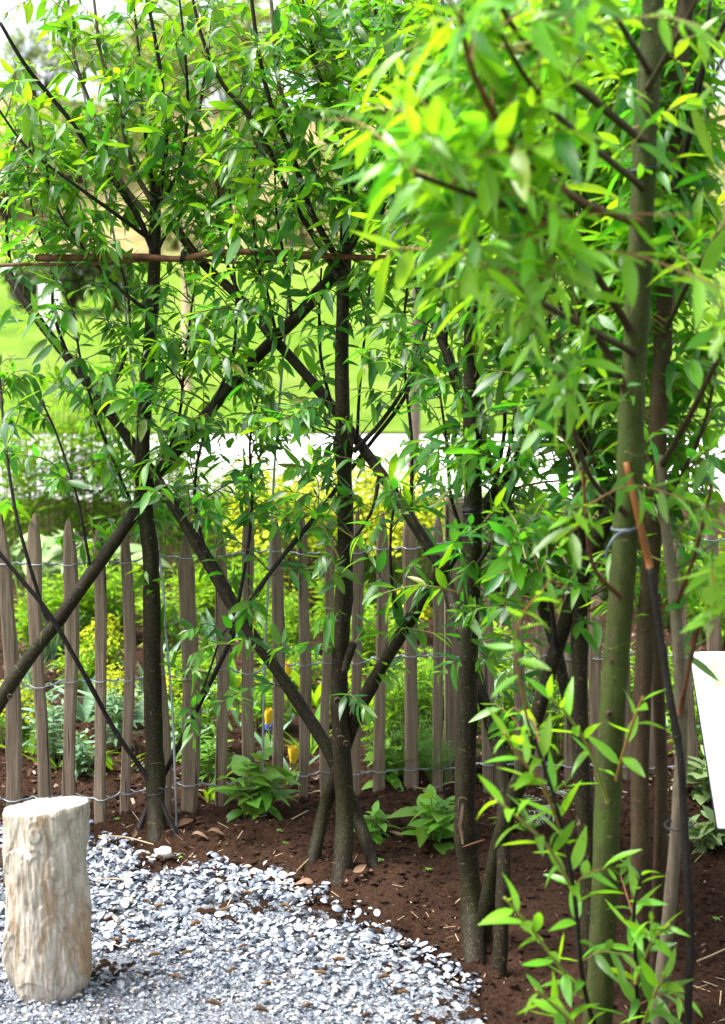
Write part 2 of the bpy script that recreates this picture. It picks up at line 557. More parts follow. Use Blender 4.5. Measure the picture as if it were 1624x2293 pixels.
b = NB('petrified_wood')
co = b.coords('Object', (1, 1, 0.38))
g1 = b.noise(co, 34, 9, 0.78, 0.15)
g2 = b.noise(b.coords('Object', (1, 1, 0.2)), 15, 6, 0.7, 0.3)
g3 = b.noise(b.coords('Object', (1, 1, 0.75)), 17, 6, 0.7, 0.5)
c = b.mix(b.step(g1, 0.32, 0.68), (0.25, 0.20, 0.14), (0.58, 0.53, 0.45))
c = b.mix(b.math('MULTIPLY', b.step(g2, 0.54, 0.62), 0.75), c, (0.33, 0.185, 0.08))
c = b.mix(b.math('MULTIPLY', b.step(g3, 0.56, 0.68), 0.75), c, (0.58, 0.54, 0.47))
c = b.mix(b.math('MULTIPLY', b.step(b.noise(b.coords('Object', (1, 1, 0.4)), 22, 5, 0.7), 0.54, 0.68), 0.6), c, (0.17, 0.14, 0.085))
vo = b.n('TexVoronoi', feature='DISTANCE_TO_EDGE'); vo.inputs['Scale'].default_value = 15
b.l(b.coords('Object', (1, 1, 0.3)), vo.inputs['Vector'])
crk = b.math('MULTIPLY', b.math('SUBTRACT', 1.0, b.step(vo.outputs['Distance'], 0.004, 0.03)), b.step(b.noise(b.coords('Object'), 12, 2), 0.45, 0.6))
c = b.mix(b.math('MULTIPLY', crk, 0.4), c, (0.12, 0.08, 0.045))
b.bump(b.math('SUBTRACT', b.math('ADD', g1, b.math('MULTIPLY', b.noise(b.coords('Object', (1, 1, 0.25)), 110, 4, 0.7), 0.5)), b.math('MULTIPLY', crk, 0.4)), 0.6, 0.006)
M['stump'] = b.fin(c, 0.6, 0.3)
b = NB('stump_cut_face')
co = b.coords('Object')
wv = b.n('TexWave', wave_type='RINGS', rings_direction='Z')
wv.inputs['Scale'].default_value = 22; wv.inputs['Distortion'].default_value = 5; wv.inputs['Detail'].default_value = 3
b.l(co, wv.inputs['Vector'])
c = b.mix(b.math('MULTIPLY', wv.outputs['Fac'], 0.5), (0.74, 0.71, 0.66), (0.60, 0.56, 0.5))
c = b.mix(b.math('MULTIPLY', b.step(b.noise(co, 14, 5, 0.7), 0.52, 0.66), 0.6), c, (0.42, 0.40, 0.37))
b.bump(b.noise(co, 70, 4), 0.3, 0.004)
M['stumptop'] = b.fin(c, 0.45, 0.4)

b = NB('lawn_grass')
co = b.coords('Object')
c = b.mix(b.step(b.noise(b.coords('Object', (1, 0.4, 1)), 1.6, 5, 0.7), 0.35, 0.65), (0.095, 0.20, 0.012), (0.185, 0.31, 0.025))
c = b.mix(b.math('MULTIPLY', b.step(b.noise(b.coords('Object', (0.5, 1, 1)), 0.45, 4, 0.7), 0.48, 0.66), 0.5), c, (0.28, 0.33, 0.08))
b.bump(b.noise(co, 9, 6, 0.8), 0.8, 0.15)
M['lawn'] = b.fin(c, 0.9, 0.1)
b = NB('dry_bank')
co = b.coords('Object')
c = b.mix(b.step(b.noise(co, 1.1, 6, 0.75), 0.38, 0.62), (0.24, 0.2, 0.08), (0.50, 0.41, 0.2))
c = b.mix(b.math('MULTIPLY', b.step(b.noise(co, 0.25, 4, 0.7), 0.5, 0.62), 0.7), c, (0.26, 0.32, 0.06))
b.bump(b.noise(co, 3, 6, 0.8), 0.9, 0.4)
M['bank'] = b.fin(c, 0.95, 0.1)
b = NB('pale_paving')
M['paving'] = b.fin(b.mix(b.noise(b.coords('Object'), 3, 4), (0.66, 0.65, 0.62), (0.76, 0.75, 0.73)), 0.8, 0.2)
b = NB('sign_white')
M['signwhite'] = b.fin((0.82, 0.82, 0.82), 0.35, 0.4)
b = NB('sign_edge')
M['signedge'] = b.fin((0.03, 0.03, 0.035), 0.4, 0.4)
b = NB('sign_green')
M['signgreen'] = b.fin((0.50, 0.72, 0.36), 0.35, 0.4)
b = NB('sign_grey_print')
M['signgrey'] = b.fin((0.6, 0.6, 0.6), 0.4, 0.3)
b = NB('sign_red_print')
M['signred'] = b.fin((0.7, 0.35, 0.32), 0.4, 0.3)
b = NB('petal_yellow')
M['yellow'] = b.fin(b.mix(b.rand(), (0.75, 0.5, 0.02), (0.85, 0.62, 0.05)), 0.5, 0.3)
b = NB('floret_blue')
M['blue'] = b.fin(b.mix(b.rand(), (0.08, 0.09, 0.42), (0.16, 0.18, 0.6)), 0.5, 0.3)
b = NB('dry_leaf')
M['dry'] = b.fin(b.mix(b.rand(), (0.10, 0.05, 0.03), (0.22, 0.14, 0.09)), 0.8, 0.2)
b = NB('catkin_brown')
c = b.mix(b.rand(), (0.05, 0.026, 0.014), (0.16, 0.09, 0.04))
b.bump(b.noise(b.coords('Object'), 300, 2), 0.8, 0.004)
M['catkin'] = b.fin(c, 0.9, 0.1)
b = NB('straw')
M['straw'] = b.fin(b.mix(b.rand(), (0.28, 0.2, 0.12), (0.45, 0.35, 0.22)), 0.8, 0.2)
b = NB('white_stone')
b.bump(b.noise(b.coords('Object'), 40, 5), 0.8, 0.006)
M['stone'] = b.fin(b.mix(b.noise(b.coords('Object'), 30, 4), (0.5, 0.44, 0.36), (0.72, 0.69, 0.63)), 0.85, 0.2)
b = NB('shredded_bark')
co = b.coords('Object', (1, 1, 0.08))
n = b.noise(co, 60, 4, 0.7)
b.bump(n, 1.0, 0.02)
M['redbark'] = b.fin(b.mix(b.step(n, 0.35, 0.65), (0.025, 0.011, 0.007), (0.16, 0.065, 0.035)), 0.9, 0.1)

# ------------------------------------------------------------------ setting: ground, path, lawn, bank
EDGE = [gv(u, v) for u, v in ((-700, 1800), (-200, 1835), (0, 1845), (200, 1862), (350, 1912), (480, 1932), (640, 1962), (740, 2002),
                              (835, 2048), (910, 2100), (985, 2155), (1080, 2200), (1135, 2250), (1165, 2330), (1190, 2500), (1200, 2900))]
EX = np.array([p.x for p in EDGE]); EY = np.array([p.y for p in EDGE])


def edge_y(x):
    return np.interp(x, EX, EY, right=-5)


def soil_z(x, y):
    z = 0.05 * N1(x * 2.2 + 20, y * 2.2) + 0.030 * N2(x * 9 + 3, y * 9 + 50) + 0.034 * np.abs(N3(x * 21, y * 21 + 9)) + 0.024 * N1(x * 48 + 7, y * 48)
    m = np.clip((y - edge_y(x) + 0.06) / 0.16, 0, 1)
    mx_ = np.clip((x - 0.72) / 0.12, 0, 1) * (y < 3.5)
    m = np.maximum(m, mx_)
    return 0.012 * m + z * (0.15 + 0.85 * m) - 0.022 * (1 - m)


xs = np.concatenate([np.linspace(-9, -1.9, 60), np.arange(-1.86, 2.0, 0.0145), np.linspace(2.04, 9, 60)])
ys = np.concatenate([np.linspace(0.2, 2.8, 40), np.arange(2.82, 5.6, 0.0145), np.linspace(5.63, 13.6, 150)])
o = link('soil', grid_mesh('soil', xs, ys, soil_z), M['soil']); tag(o, 'dark brown garden soil of the planting bed', None, kind='structure')
me = grid_mesh('ground', np.linspace(-700, 700, 8), np.linspace(-300, 1200, 8), lambda X, Y: X * 0 - 0.3)
tag(link('ground', me, M['lawn']), 'flat ground under the garden', kind='structure')
me = grid_mesh('paved_path', np.linspace(-60, 60, 40), np.linspace(13.4, 22.6, 12), lambda X, Y: X * 0 + 0.012 + 0.01 * N1(X, Y))
tag(link('paved_path', me, M['paving']), 'bright pale paved path beyond the planting bed', kind='structure')


def hill(X, Y):
    t = np.clip((Y - 22) / 25, 0, 1)
    z = 4.0 * (0.75 * t + 0.25 * t * t) + 0.5 * N1(X * 0.12, Y * 0.12) * t
    t2 = np.clip((Y - 47) / 22, 0, 1)
    return z + 8.5 * t2 * t2 * (3 - 2 * t2) + 1.6 * N2(X * 0.1, Y * 0.1) * t2 + 0.01


me = grid_mesh('lawn', np.linspace(-70, 70, 120), np.linspace(22.2, 48, 80), lambda X, Y: hill(X, Y) + 0.02)
tag(link('lawn', me, M['lawn']), 'sunlit green lawn rising as a hillside', kind='structure')
me = grid_mesh('hillside_bank', np.linspace(-140, 140, 160), np.linspace(46.5, 160, 110), lambda X, Y: hill(X, Y) + 0.25 * N3(X * 0.9, Y * 0.9))
tag(link('hillside_bank', me, M['bank']), 'ochre bank of dry grass above the lawn', kind='structure')

# shell path
sx_ = np.arange(-3.2, 1.16, 0.03)
tt = np.linspace(0, 1, 70)
PX, PT = np.meshgrid(sx_, tt)
EYs = np.maximum(edge_y(PX), 1.02)
PY = 1.0 + (EYs - 0.03 - 1.0) * PT
PZ = -0.004 + 0.006 * N1(PX * 9, PY * 9) + 0.012 * N2(PX * 3, PY * 3) - 0.03 * np.clip((PT - 0.95) / 0.05, 0, 1) - 0.03 * np.clip((PX - 0.68) / 0.08, 0, 1)
V = np.stack([PX, PY, PZ], -1).reshape(-1, 3)
idx = np.arange(V.shape[0]).reshape(PX.shape)
Q = np.stack([idx[:-1, :-1], idx[:-1, 1:], idx[1:, 1:], idx[1:, :-1]], -1).reshape(-1, 4)
shell_path = link('shell_path', np_mesh('shell_path', V, Q), M['crush'])
tag(shell_path, 'grey white path of loose crushed seashells', kind='structure')


def shell_proto(asp, h, seed, segs=9, rings=3):
    rg = random.Random(seed)
    V = [(0, 0, h)]
    for k in range(1, rings + 1):
        f = k / rings
        for j in range(segs):
            a = 2 * math.pi * j / segs
            r = f * (1 + 0.12 * math.cos(a) + 0.06 * rg.uniform(-1, 1))
            V.append((r * math.cos(a), asp * r * math.sin(a), h * (1 - f ** 2.2) + 0.03 * rg.uniform(-1, 1)))
    Q = []
    for j in range(0, segs):
        Q.append((0, 1 + j, 1 + (j + 1) % segs, 1 + (j + 1) % segs))
    for k in range(rings - 1):
        for j in range(segs):
            a0 = 1 + k * segs
            Q.append((a0 + j, a0 + segs + j, a0 + segs + (j + 1) % segs, a0 + (j + 1) % segs))
    return np.array(V, float), Q


SHELLS = [shell_proto(0.8, 0.42, 1), shell_proto(0.7, 0.35, 2), shell_proto(0.9, 0.5, 3), shell_proto(0.55, 0.3, 4)]
CHIPS = [shell_proto(0.5, 0.25, 5, 5, 1), shell_proto(0.7, 0.2, 6, 4, 1)]


def tri_mesh(V, Q):
    me = bpy.data.meshes.new('shell')
    me.from_pydata([tuple(v) for v in V], [], [tuple(dict.fromkeys(q)) for q in Q])
    for p in me.polygons: p.use_smooth = True
    return me


shell_me = []
for V, Q in SHELLS:
    me = tri_mesh(V, Q); me.materials.append(M['shell']); shell_me.append(me)


def shell_rot():
    tilt = random.gauss(0, 0.42); flip = random.random() < 0.38
    m = Matrix.Rotation(random.uniform(0, 6.28), 3, 'Z') @ Matrix.Rotation(tilt, 3, 'X') @ Matrix.Rotation(random.gauss(0, 0.3), 3, 'Y')
    if flip:
        m = m @ Matrix.Rotation(math.pi, 3, 'X')
    return m @ Matrix.Rotation(random.uniform(0, 6.28), 3, 'Z')


big, recs, chips = [], [], []
ntry = 0
while len(recs) < 18000 and ntry < 200000:
    ntry += 1
    y = random.uniform(2.3, 4.75); x = random.uniform(-2.3, 1.1)
    if abs(x) > 0.3 * y + 0.55: continue
    e = float(edge_y(x)) + random.gauss(0.0, 0.05)
    if y > e: continue
    soilpatch = float(N1(x * 5 + 40, y * 5)) + 0.5 * float(N2(x * 14, y * 14))
    near_e = (float(edge_y(x)) - y)
    if soilpatch > 0.29 - 0.22 * math.exp(-near_e / 0.25) and near_e < 1.0 and random.random() < 0.85: continue
    crushed = max(0.0, min(1.0, (3.75 - y) / 0.6 + (0.25 - abs(x + 0.45)) * 0.8))
    s = random.choice((0.006, 0.0075, 0.0095, 0.0115, 0.014)) * random.uniform(0.8, 1.2) * (1.04 - 0.5 * crushed)
    z = random.uniform(0.002, 0.014) + 0.012 * float(N2(x * 3, y * 3))
    recs.append((x, y, z, s, random.randrange(4)))
# the largest in view become pieces of their own
key = sorted(range(len(recs)), key=lambda i: -recs[i][3] / recs[i][1] - 0.0004 * (recs[i][2] > 0.008))
pick = []
for i in key:
    u, v, d = project(recs[i][:3])
    if 0 < u < 1624 and 0 < v < 2290: pick.append(i)
    if len(pick) >= 300: break
pick = set(pick)
for i in pick:
    x, y, z, s, k = recs[i]
    so = bpy.data.objects.new('shell', shell_me[k]); COL.objects.link(so); so.parent = shell_path
    m = (shell_rot() * s).to_4x4(); m.translation = (x, y, z + 0.003); so.matrix_basis = m
Vs, Fs, off = [], [], 0
for i, (x, y, z, s, k) in enumerate(recs):
    if i in pick: continue
    V, Q = SHELLS[k]
    Vs.append((V * s) @ np.array(shell_rot()).T + np.array((x, y, z)))
    Fs.append(np.array(Q) + off); off += len(V)
for i in range(26000):
    y = random.uniform(2.3, 4.6); x = random.uniform(-2.3, 1.1)
    if abs(x) > 0.3 * y + 0.5 or y > float(edge_y(x)) + random.gauss(-0.02, 0.03): continue
    if float(N1(x * 5 + 40, y * 5)) + 0.5 * float(N2(x * 14, y * 14)) > 0.26 and random.random() < 0.7: continue
    V, Q = CHIPS[i % 2]
    s = random.uniform(0.002, 0.0055)
    Vs.append((V * s) @ np.array(shell_rot()).T + np.array((x, y, random.uniform(0.0, 0.012) + 0.012 * float(N2(x * 3, y * 3)))))
    Fs.append(np.array(Q) + off); off += len(V)
allV = np.vstack(Vs); allF = np.vstack(Fs)
me = bpy.data.meshes.new('shell_layer')
tri = allF[allF[:, 2] == allF[:, 3]][:, :3]; quad = allF[allF[:, 2] != allF[:, 3]]
me.vertices.add(len(allV)); me.vertices.foreach_set('co', allV.astype(np.float32).ravel())
lv = np.concatenate([tri.ravel(), quad.ravel()]).astype(np.int32)
me.loops.add(len(lv)); me.loops.foreach_set('vertex_index', lv)
ls = np.concatenate([np.arange(len(tri)) * 3, len(tri) * 3 + np.arange(len(quad)) * 4]).astype(np.int32)
me.polygons.add(len(ls)); me.polygons.foreach_set('loop_start', ls)
me.polygons.foreach_set('use_smooth', np.ones(len(ls), bool))
me.update(calc_edges=True)
tag(link('shell_layer', me, M['shell'], shell_path), kind='stuff')

# mulch chips on the bed
Vs, Qs, off = [], [], 0
chip = np.array(((-1, -.3, 0), (1, -.35, .1), (.9, .3, .15), (-.8, .35, .05)))
for i in range(22000):
    if i < 16000:
        y = random.uniform(4.55, 9.5); x = random.uniform(-1, 1) * (0.3 * y + 0.6)
    else:
        y = random.uniform(3.2, 5.0); x = random.uniform(-1, 1) * (0.3 * y + 0.5)
        if random.random() < 0.2: continue
    if y < float(edge_y(x)) + 0.03: continue
    s = random.uniform(0.004, 0.013) * (1.3 if y > 4.7 else 0.55)
    m = Matrix.Rotation(random.uniform(0, 6.28), 3, 'Z') @ Matrix.Rotation(random.gauss(0, 0.5), 3, 'X') @ Matrix.Rotation(random.gauss(0, 0.4), 3, 'Y')
    Vs.append((chip * s) @ np.array(m).T + np.array((x, y, float(soil_z(x, y)) + 0.004)))
    Qs.append(np.arange(4) + off); off += 4
me = np_mesh('mulch', np.vstack(Vs), np.array(Qs), smooth=False)
tag(link('mulch', me, M['mulch']), 'loose brown bark mulch strewn over the soil', 'mulch', kind='stuff')

# crumbs and clods of earth
CLOD = []
for j in range(3):
    rg = random.Random(j)
    vv = [(0, 0, .8 * rg.uniform(.8, 1.2))] + [(math.cos(a) * rg.uniform(.7, 1.2), math.sin(a) * rg.uniform(.7, 1.2), rg.uniform(-.1, .3)) for a in (0, 1.05, 2.1, 3.14, 4.2, 5.2)]
    CLOD.append((np.array(vv), np.array([(0, 1, 2, 3), (0, 3, 4, 5), (0, 5, 6, 1)])))
Vs, Qs, off = [], [], 0
for i in range(20000):
    y = random.uniform(2.9, 5.2); x = random.uniform(-1, 1) * (0.3 * y + 0.5)
    ed = float(edge_y(x))
    if y < ed + random.gauss(-.02, .06) and not (float(N1(x * 5 + 40, y * 5)) + 0.5 * float(N2(x * 14, y * 14)) > .22 and ed - y < .9): continue
    V, Q = CLOD[i % 3]
    s_ = random.choice((.003, .004, .006, .008, .012)) * random.uniform(.7, 1.3)
    a = random.uniform(0, 6.28); c_, n_ = math.cos(a), math.sin(a)
    W = V * s_
    W = np.stack([W[:, 0] * c_ - W[:, 1] * n_, W[:, 0] * n_ + W[:, 1] * c_, W[:, 2]], -1)
    Vs.append(W + np.array((x, y, max(float(soil_z(x, y)), .004 if y < ed else -1)))); Qs.append(Q + off); off += len(V)
me = np_mesh('soil_crumbs', np.vstack(Vs), np.vstack(Qs))
tag(link('soil_crumbs', me, M['soil']), 'loose dark crumbs of earth over the bed', 'soil', kind='stuff')

# ------------------------------------------------------------------ paling fence
PALES = [(-62, 1150, -30, 1795, 31), (10, 1155, 32, 1792, 34), (80, 1150, 97, 1790, 30), (152, 1163, 162, 1792, 31), (220, 1172, 229, 1848, 26),
         (280, 1168, 288, 1832, 24), (342, 1180, 371, 1815, 24), (421, 1196, 425, 1815, 40), (494, 1165, 497, 1795, 27),
         (552, 1138, 560, 1785, 27), (618, 1163, 625, 1787, 26), (678, 1130, 681, 1790, 25), (732, 1156, 733, 1785, 22),
         (800, 1143, 797, 1770, 25), (855, 1148, 852, 1775, 27), (921, 1120, 918, 1770, 30), (980, 1148, 982, 1770, 24),
         (1090, 1140, 1095, 1760, 30), (1160, 1135, 1163, 1760, 27), (1208, 1140, 1211, 1760, 27), (1275, 1130, 1275, 1765, 25),
         (1341, 1140, 1338, 1765, 26), (1405, 1135, 1400, 1765, 26), (1460, 1128, 1455, 1765, 25), (1520, 1140, 1548, 1768, 27),
         (1592, 1128, 1598, 1770, 29), (1660, 1130, 1655, 1770, 28)]


def fence_Y(u):
    return float(np.interp(u, (-100, 0, 230, 680, 950, 1300, 1700), (4.45, 4.47, 4.53, 4.73, 4.84, 4.88, 4.88)))


fence = thing('paling_fence', 'split wood paling fence bound with twisted wire behind the willows', 'fence', gnd(230, fence_Y(230)))
FO = Vector(fence.location)
fpos = []
for i, (u0, v0, u1, v1, wpx) in enumerate(PALES):
    rg = random.Random(100 + i)
    Y = fence_Y(u1)
    top = at(u0, v0, Y + rg.uniform(-0.012, 0.012)); bot = gnd(u1, Y, -0.03)
    if i == 4: bot = at(u1, v1, Y - 0.03)
    ww = wpx / FPX * Y * 0.5; th = ww * rg.uniform(0.45, 0.7)
    n = 13
    V = []
    prof = [(-1, -0.55), (-0.7, -1), (0.6, -1), (1, -0.5), (0.95, 0.6), (0.5, 1), (-0.6, 1), (-1, 0.5)]
    ph = rg.uniform(0, 6); amp = rg.uniform(0.003, 0.012)
    for k in range(n):
        f = (k / (n - 1)) ** 0.9 if k < n - 3 else (0.885, 0.955, 1.0)[k - n + 3]
        c = bot.lerp(top, f)
        dx = amp * math.sin(ph + f * rg.uniform(4.8, 5.2)) + rg.uniform(-0.0012, 0.0012)
        wf = 1 + 0.09 * math.sin(ph * 2 + f * 7) + rg.uniform(-0.07, 0.07)
        if k == n - 2: wf *= rg.uniform(0.55, 0.85)
        if k == n - 1: wf *= 0.28
        tw = 0.25 * math.sin(ph + f * 3)
        for px, py in prof:
            X, Yy = px * ww * wf, py * th * (wf if k > n - 3 else 1)
            V.append((c.x + dx + X * math.cos(tw) - Yy * math.sin(tw), c.y + X * math.sin(tw) + Yy * math.cos(tw), c.z + (0.006 * px if k == n - 1 else 0)))
    Q = []
    for k in range(n - 1):
        for j in range(8):
            Q.append((k * 8 + j, k * 8 + (j + 1) % 8, (k + 1) * 8 + (j + 1) % 8, (k + 1) * 8 + j))
    t0 = (n - 1) * 8
    Q += [(t0, t0 + 1, t0 + 2, t0 + 3), (t0 + 3, t0 + 4, t0 + 7, t0), (t0 + 4, t0 + 5, t0 + 6, t0 + 7), (0, 3, 2, 1), (0, 7, 4, 3), (7, 6, 5, 4)]
    me = np_mesh('pale', np.array(V) - np.array(tuple(FO)), np.array(Q), smooth=False)
    link('pale', me, M['fence'], fence)
    fpos.append((bot, top, ww, th))
for zi, zl in ((0, (0.868, 0.88)), (1, (0.478, 0.48)), (2, (0.10, 0.085))):
    for strand in (0, 1):
        pts = []
        for i, (bo, to, ww, th) in enumerate(fpos):
            rg = random.Random(500 + zi * 50 + i)
            zz = zl[0] + (zl[1] - zl[0]) * i / len(fpos) + rg.uniform(-0.012, 0.012)
            c = bo.lerp(to, (zz - bo.z) / (to.z - bo.z))
            sg = -1 if (strand + i) % 2 == 0 else 1
            yo = sg * (th + 0.003)
            for xx in (-1.05, -0.5, 0.5, 1.05):
                yy = yo if abs(xx) < 1 else yo * 0.6
                pts.append(Vector((c.x + xx * ww, c.y + yy, zz + (0.004 * sg if abs(xx) < 1 else 0))))
            if i + 1 < len(fpos):
                nb, ntp, nw, nth = fpos[i + 1]
                z2 = zl[0] + (zl[1] - zl[0]) * (i + 1) / len(fpos) + random.Random(500 + zi * 50 + i + 1).uniform(-0.012, 0.012)
                c2 = nb.lerp(ntp, (z2 - nb.z) / (ntp.z - nb.z))
                xa, xb = c.x + ww * 1.5, c2.x - nw * 1.5
                nn = 18
                for q in range(nn + 1):
                    f = q / nn
                    a = f * 2 * math.pi * 4.5 + strand * math.pi
                    pts.append(Vector((xa + (xb - xa) * f, c.y + (c2.y - c.y) * f + 0.0022 * math.cos(a), zz + (z2 - zz) * f + 0.0024 * math.sin(a) - 0.004 * math.sin(math.pi * f))))
        tube('wire', pts, [0.0019] * len(pts), 5, M['wire'], fence, FO, cap=False)
# sturdier square posts behind the pales
for u, v0, wp in ((1018, 1112, 44),):
    Y = fence_Y(u) + 0.09
    bo, to = gnd(u, Y, -0.05), at(u, v0, Y)
    h = wp / FPX * Y / 2
    V = []
    for c, k in ((bo, 1), (bo.lerp(to, 0.985), 1), (to, 0.85)):
        for sx, sy in ((-1, -1), (1, -1), (1, 1), (-1, 1)):
            V.append((c.x + sx * h * k, c.y + sy * h * k, c.z))
    Q = [(k * 4 + j, k * 4 + (j + 1) % 4, k * 4 + 4 + (j + 1) % 4, k * 4 + 4 + j) for k in (0, 1) for j in range(4)] + [(8, 9, 10, 11), (3, 2, 1, 0)]
    link('post', np_mesh('post', np.array(V) - np.array(tuple(FO)), np.array(Q), smooth=False), M['fence'], fence)

# ------------------------------------------------------------------ petrified wood stump
SC = gv(90, 2255); SC = Vector((SC.x, SC.y + 0.095, 0))
stump = thing('stump_stool', 'pale petrified wood stump standing upright on the shell path', 'stump', SC)
H, R0 = 0.470, 0.100
nth, nz = 200, 150
TH, ZZ = np.meshgrid(np.linspace(0, 2 * np.pi, nth, endpoint=False), np.linspace(0, 1, nz))
cx, cy = np.cos(TH), np.sin(TH)
rad = R0 * (1 + 0.035 * np.cos(2 * TH + 0.6) + 0.03 * np.cos(3 * TH - 0.5) + 0.02 * np.cos(5 * TH + 2))
ridge = N1(cx * 2.2 + 11, cy * 2.2 + ZZ * 4.5) * 0.012 + N2(cx * 9 + 3, cy * 9 + ZZ * 8) * 0.006 + N3(cx * 26 + 9, cy * 26 + ZZ * 12) * 0.005 + N1(cx * 55, cy * 55 + ZZ * 30) * 0.0022
facet = np.floor((N2(cx * 2.4 + 20, cy * 2.4 + ZZ * 6) + 0.5) * 5) / 5 * 0.017
rad = rad + ridge + facet - 0.006
dth = (TH - math.radians(232) + np.pi) % (2 * np.pi) - np.pi
notch = (np.abs(dth) < 0.52) & (ZZ > 0.80 + 0.02 * np.sin(TH * 5))
rad = np.where(notch, rad * (0.80 + 0.1 * (np.abs(dth) / 0.52) ** 2), rad)
low = np.clip((0.16 + 0.08 * N1(cx * 2 + 4, cy * 2) - ZZ) / 0.16, 0, 1)
rad = rad * (1 - 0.17 * low ** 1.8 * (0.7 + 0.9 * (N2(cx * 4, cy * 4 + 7) + 0.5)))
taper = 1 + 0.012 * np.sin(ZZ * 5 + 2)
rad = rad * taper
toplevel = H + 0.012 * cx - 0.010 * cy + 0.004 * N1(cx * 3, cy * 3)
edge = np.clip((ZZ - 0.975) / 0.025, 0, 1)
Zc = ZZ * toplevel - 0.006
rad = rad - 0.004 * edge ** 2
V = np.stack([rad * cx, rad * cy, Zc], -1).reshape(-1, 3)
idx = np.arange(nth * nz).reshape(nz, nth)
nxt = np.roll(idx, -1, axis=1)
Q = np.stack([idx[:-1], nxt[:-1], nxt[1:], idx[1:]], -1).reshape(-1, 4)
link('body', np_mesh('body', V, Q), M['stump'], stump)
rings = 14
tv = []
for k in range(rings + 1):
    f = 1 - k / rings
    rr = rad[-1] * f
    X, Yy = rr * cx[-1], rr * cy[-1]
    tv.append(np.stack([X, Yy, H + (0.012 * X - 0.010 * Yy) / R0 - 0.006 + 0.004 * N1(cx[-1] * 3, cy[-1] * 3) * f + 0.005 * N2(X * 30, Yy * 30) * (1 - f ** 6) + (0.0006 if k else 0)], -1))
tv = np.vstack(tv)
idx = np.arange(nth * (rings + 1)).reshape(rings + 1, nth); nxt = np.roll(idx, -1, axis=1)
Q = np.stack([idx[:-1], nxt[:-1], nxt[1:], idx[1:]], -1).reshape(-1, 4)
link('cut_face', np_mesh('cut_face', tv, Q), M['stumptop'], stump)

# ------------------------------------------------------------------ willows
CURVES = []     # (points Nx3, owner index) used to root shoots
TREES = []


def make_tree(name, label, cat, base, pts, r0, r1, mat, layer, sides=14, rough=0.15, group=None, tip_cut=False, leafy=True):
    root = thing(name, label, cat, base, group)
    n = max(12, int(len(pts) * 9))
    P = catmull([base + Vector((0, 0, -0.04))] + pts, n)
    sd_ = len(TREES) * 7.7 + 1
    R = []
    for i in range(n + 1):
        f = i / n
        r = r0 + (r1 - r0) * f
        r *= 1 + 0.05 * float(N1(sd_, f * 17)) + 0.07 * math.exp(-(f / 0.02) ** 2)
        R.append(r)
    rg_ = random.Random(len(TREES) + 40)
    for _ in range(5):
        q = rg_.randrange(3, n - 2)
        for dq, am in ((-1, .06), (0, .14), (1, .06)):
            R[q + dq] *= 1 + am * rg_.uniform(.5, 1.2)
    V, Qd, UVv = tube_arrays(P, R, sides, rough, sd_)
    o = link('trunk', np_mesh('trunk', V - np.array(tuple(base)), Qd, UVv), mat, root)
    t = dict(root=root, base=Vector(base), layer=layer, leaves=[], idx=len(TREES), mat=mat)
    TREES.append(t)
    if leafy:
        k0 = int(n * 0.12)
        CURVES.append((np.array([tuple(p) for p in P[k0:]]), t['idx'], 1.0))
    if tip_cut:
        tube('cut_end', [P[-1] - (P[-1] - P[-4]) * 0.02, P[-1] + (P[-1] - P[-4]).normalized() * 0.035], [R[-1] * 0.9, R[-1] * 0.82], 10, M['cut'], root, base)
    return t


def branch(t, pts, r0, r1, mat=None, sides=8, root_w=1.0):
    P = catmull(pts, max(8, len(pts) * 6))
    n = len(P)
    R = [r0 + (r1 - r0) * (i / (n - 1)) for i in range(n)]
    R[0] *= 1.35
    tube('branch', P, R, sides, mat or t['mat'], t['root'], t['base'], 0.06, seed=random.random() * 50)
    CURVES.append((np.array([tuple(p) for p in P]), t['idx'], root_w))


def A(*q):
    return [at(*p) for p in q]


T1 = make_tree('willow_tree', 'upright dark willow trunk rising nearest the stump', 'tree', gnd(352, 4.31),
               A((348, 1750, 4.44), (341, 1500, 4.44), (338, 1250, 4.44), (320, 1100, 4.44), (322, 950, 4.44), (335, 780, 4.44), (346, 600, 4.44), (348, 430, 4.44)), 0.0315, 0.0175, M['bark'], 'mid', tip_cut=True)
T2 = make_tree('willow_tree', 'upright dark willow trunk with cut stub and knot, in the middle', 'tree', gnd(760, 3.97),
               A((772, 1830, 4.08), (764, 1650, 4.08), (760, 1500, 4.08), (772, 1300, 4.08), (773, 1130, 4.08), (768, 950, 4.08), (766, 780, 4.08), (771, 620, 4.08), (780, 470, 4.08)), 0.0305, 0.018, M['bark'], 'mid')
T3 = make_tree('willow_tree', 'upright willow trunk with torn reddish bark strip near its foot', 'tree', gnd(1062, 3.45),
               A((1056, 2020, 3.57), (1042, 1830, 3.57), (1046, 1600, 3.57), (1052, 1400, 3.57), (1058, 1200, 3.57), (1060, 1000, 3.57), (1056, 800, 3.57), (1062, 600, 3.57), (1070, 420, 3.57)), 0.0305, 0.0175, M['bark'], 'mid')
T4 = make_tree('willow_tree', 'slender willow trunk half hidden behind the bright green near trunk', 'tree', gnd(1330, 3.25),
               A((1320, 1950, 3.27), (1302, 1720, 3.28), (1298, 1420, 3.3), (1300, 1230, 3.3), (1302, 1000, 3.3), (1308, 760, 3.3), (1315, 480, 3.3)), 0.0225, 0.0145, M['bark'], 'mid')
T5 = make_tree('willow_tree', 'thick bright green willow trunk, closest of all', 'tree', gnd(1330, 2.9),
               A((1350, 2100, 2.88), (1366, 1700, 2.88), (1386, 1400, 2.87), (1406, 1150, 2.87), (1416, 900, 2.87), (1432, 600, 2.86), (1446, 300, 2.85), (1460, 60, 2.85), (1470, -160, 2.85)), 0.029, 0.0215, M['barkgreen'], 'near')
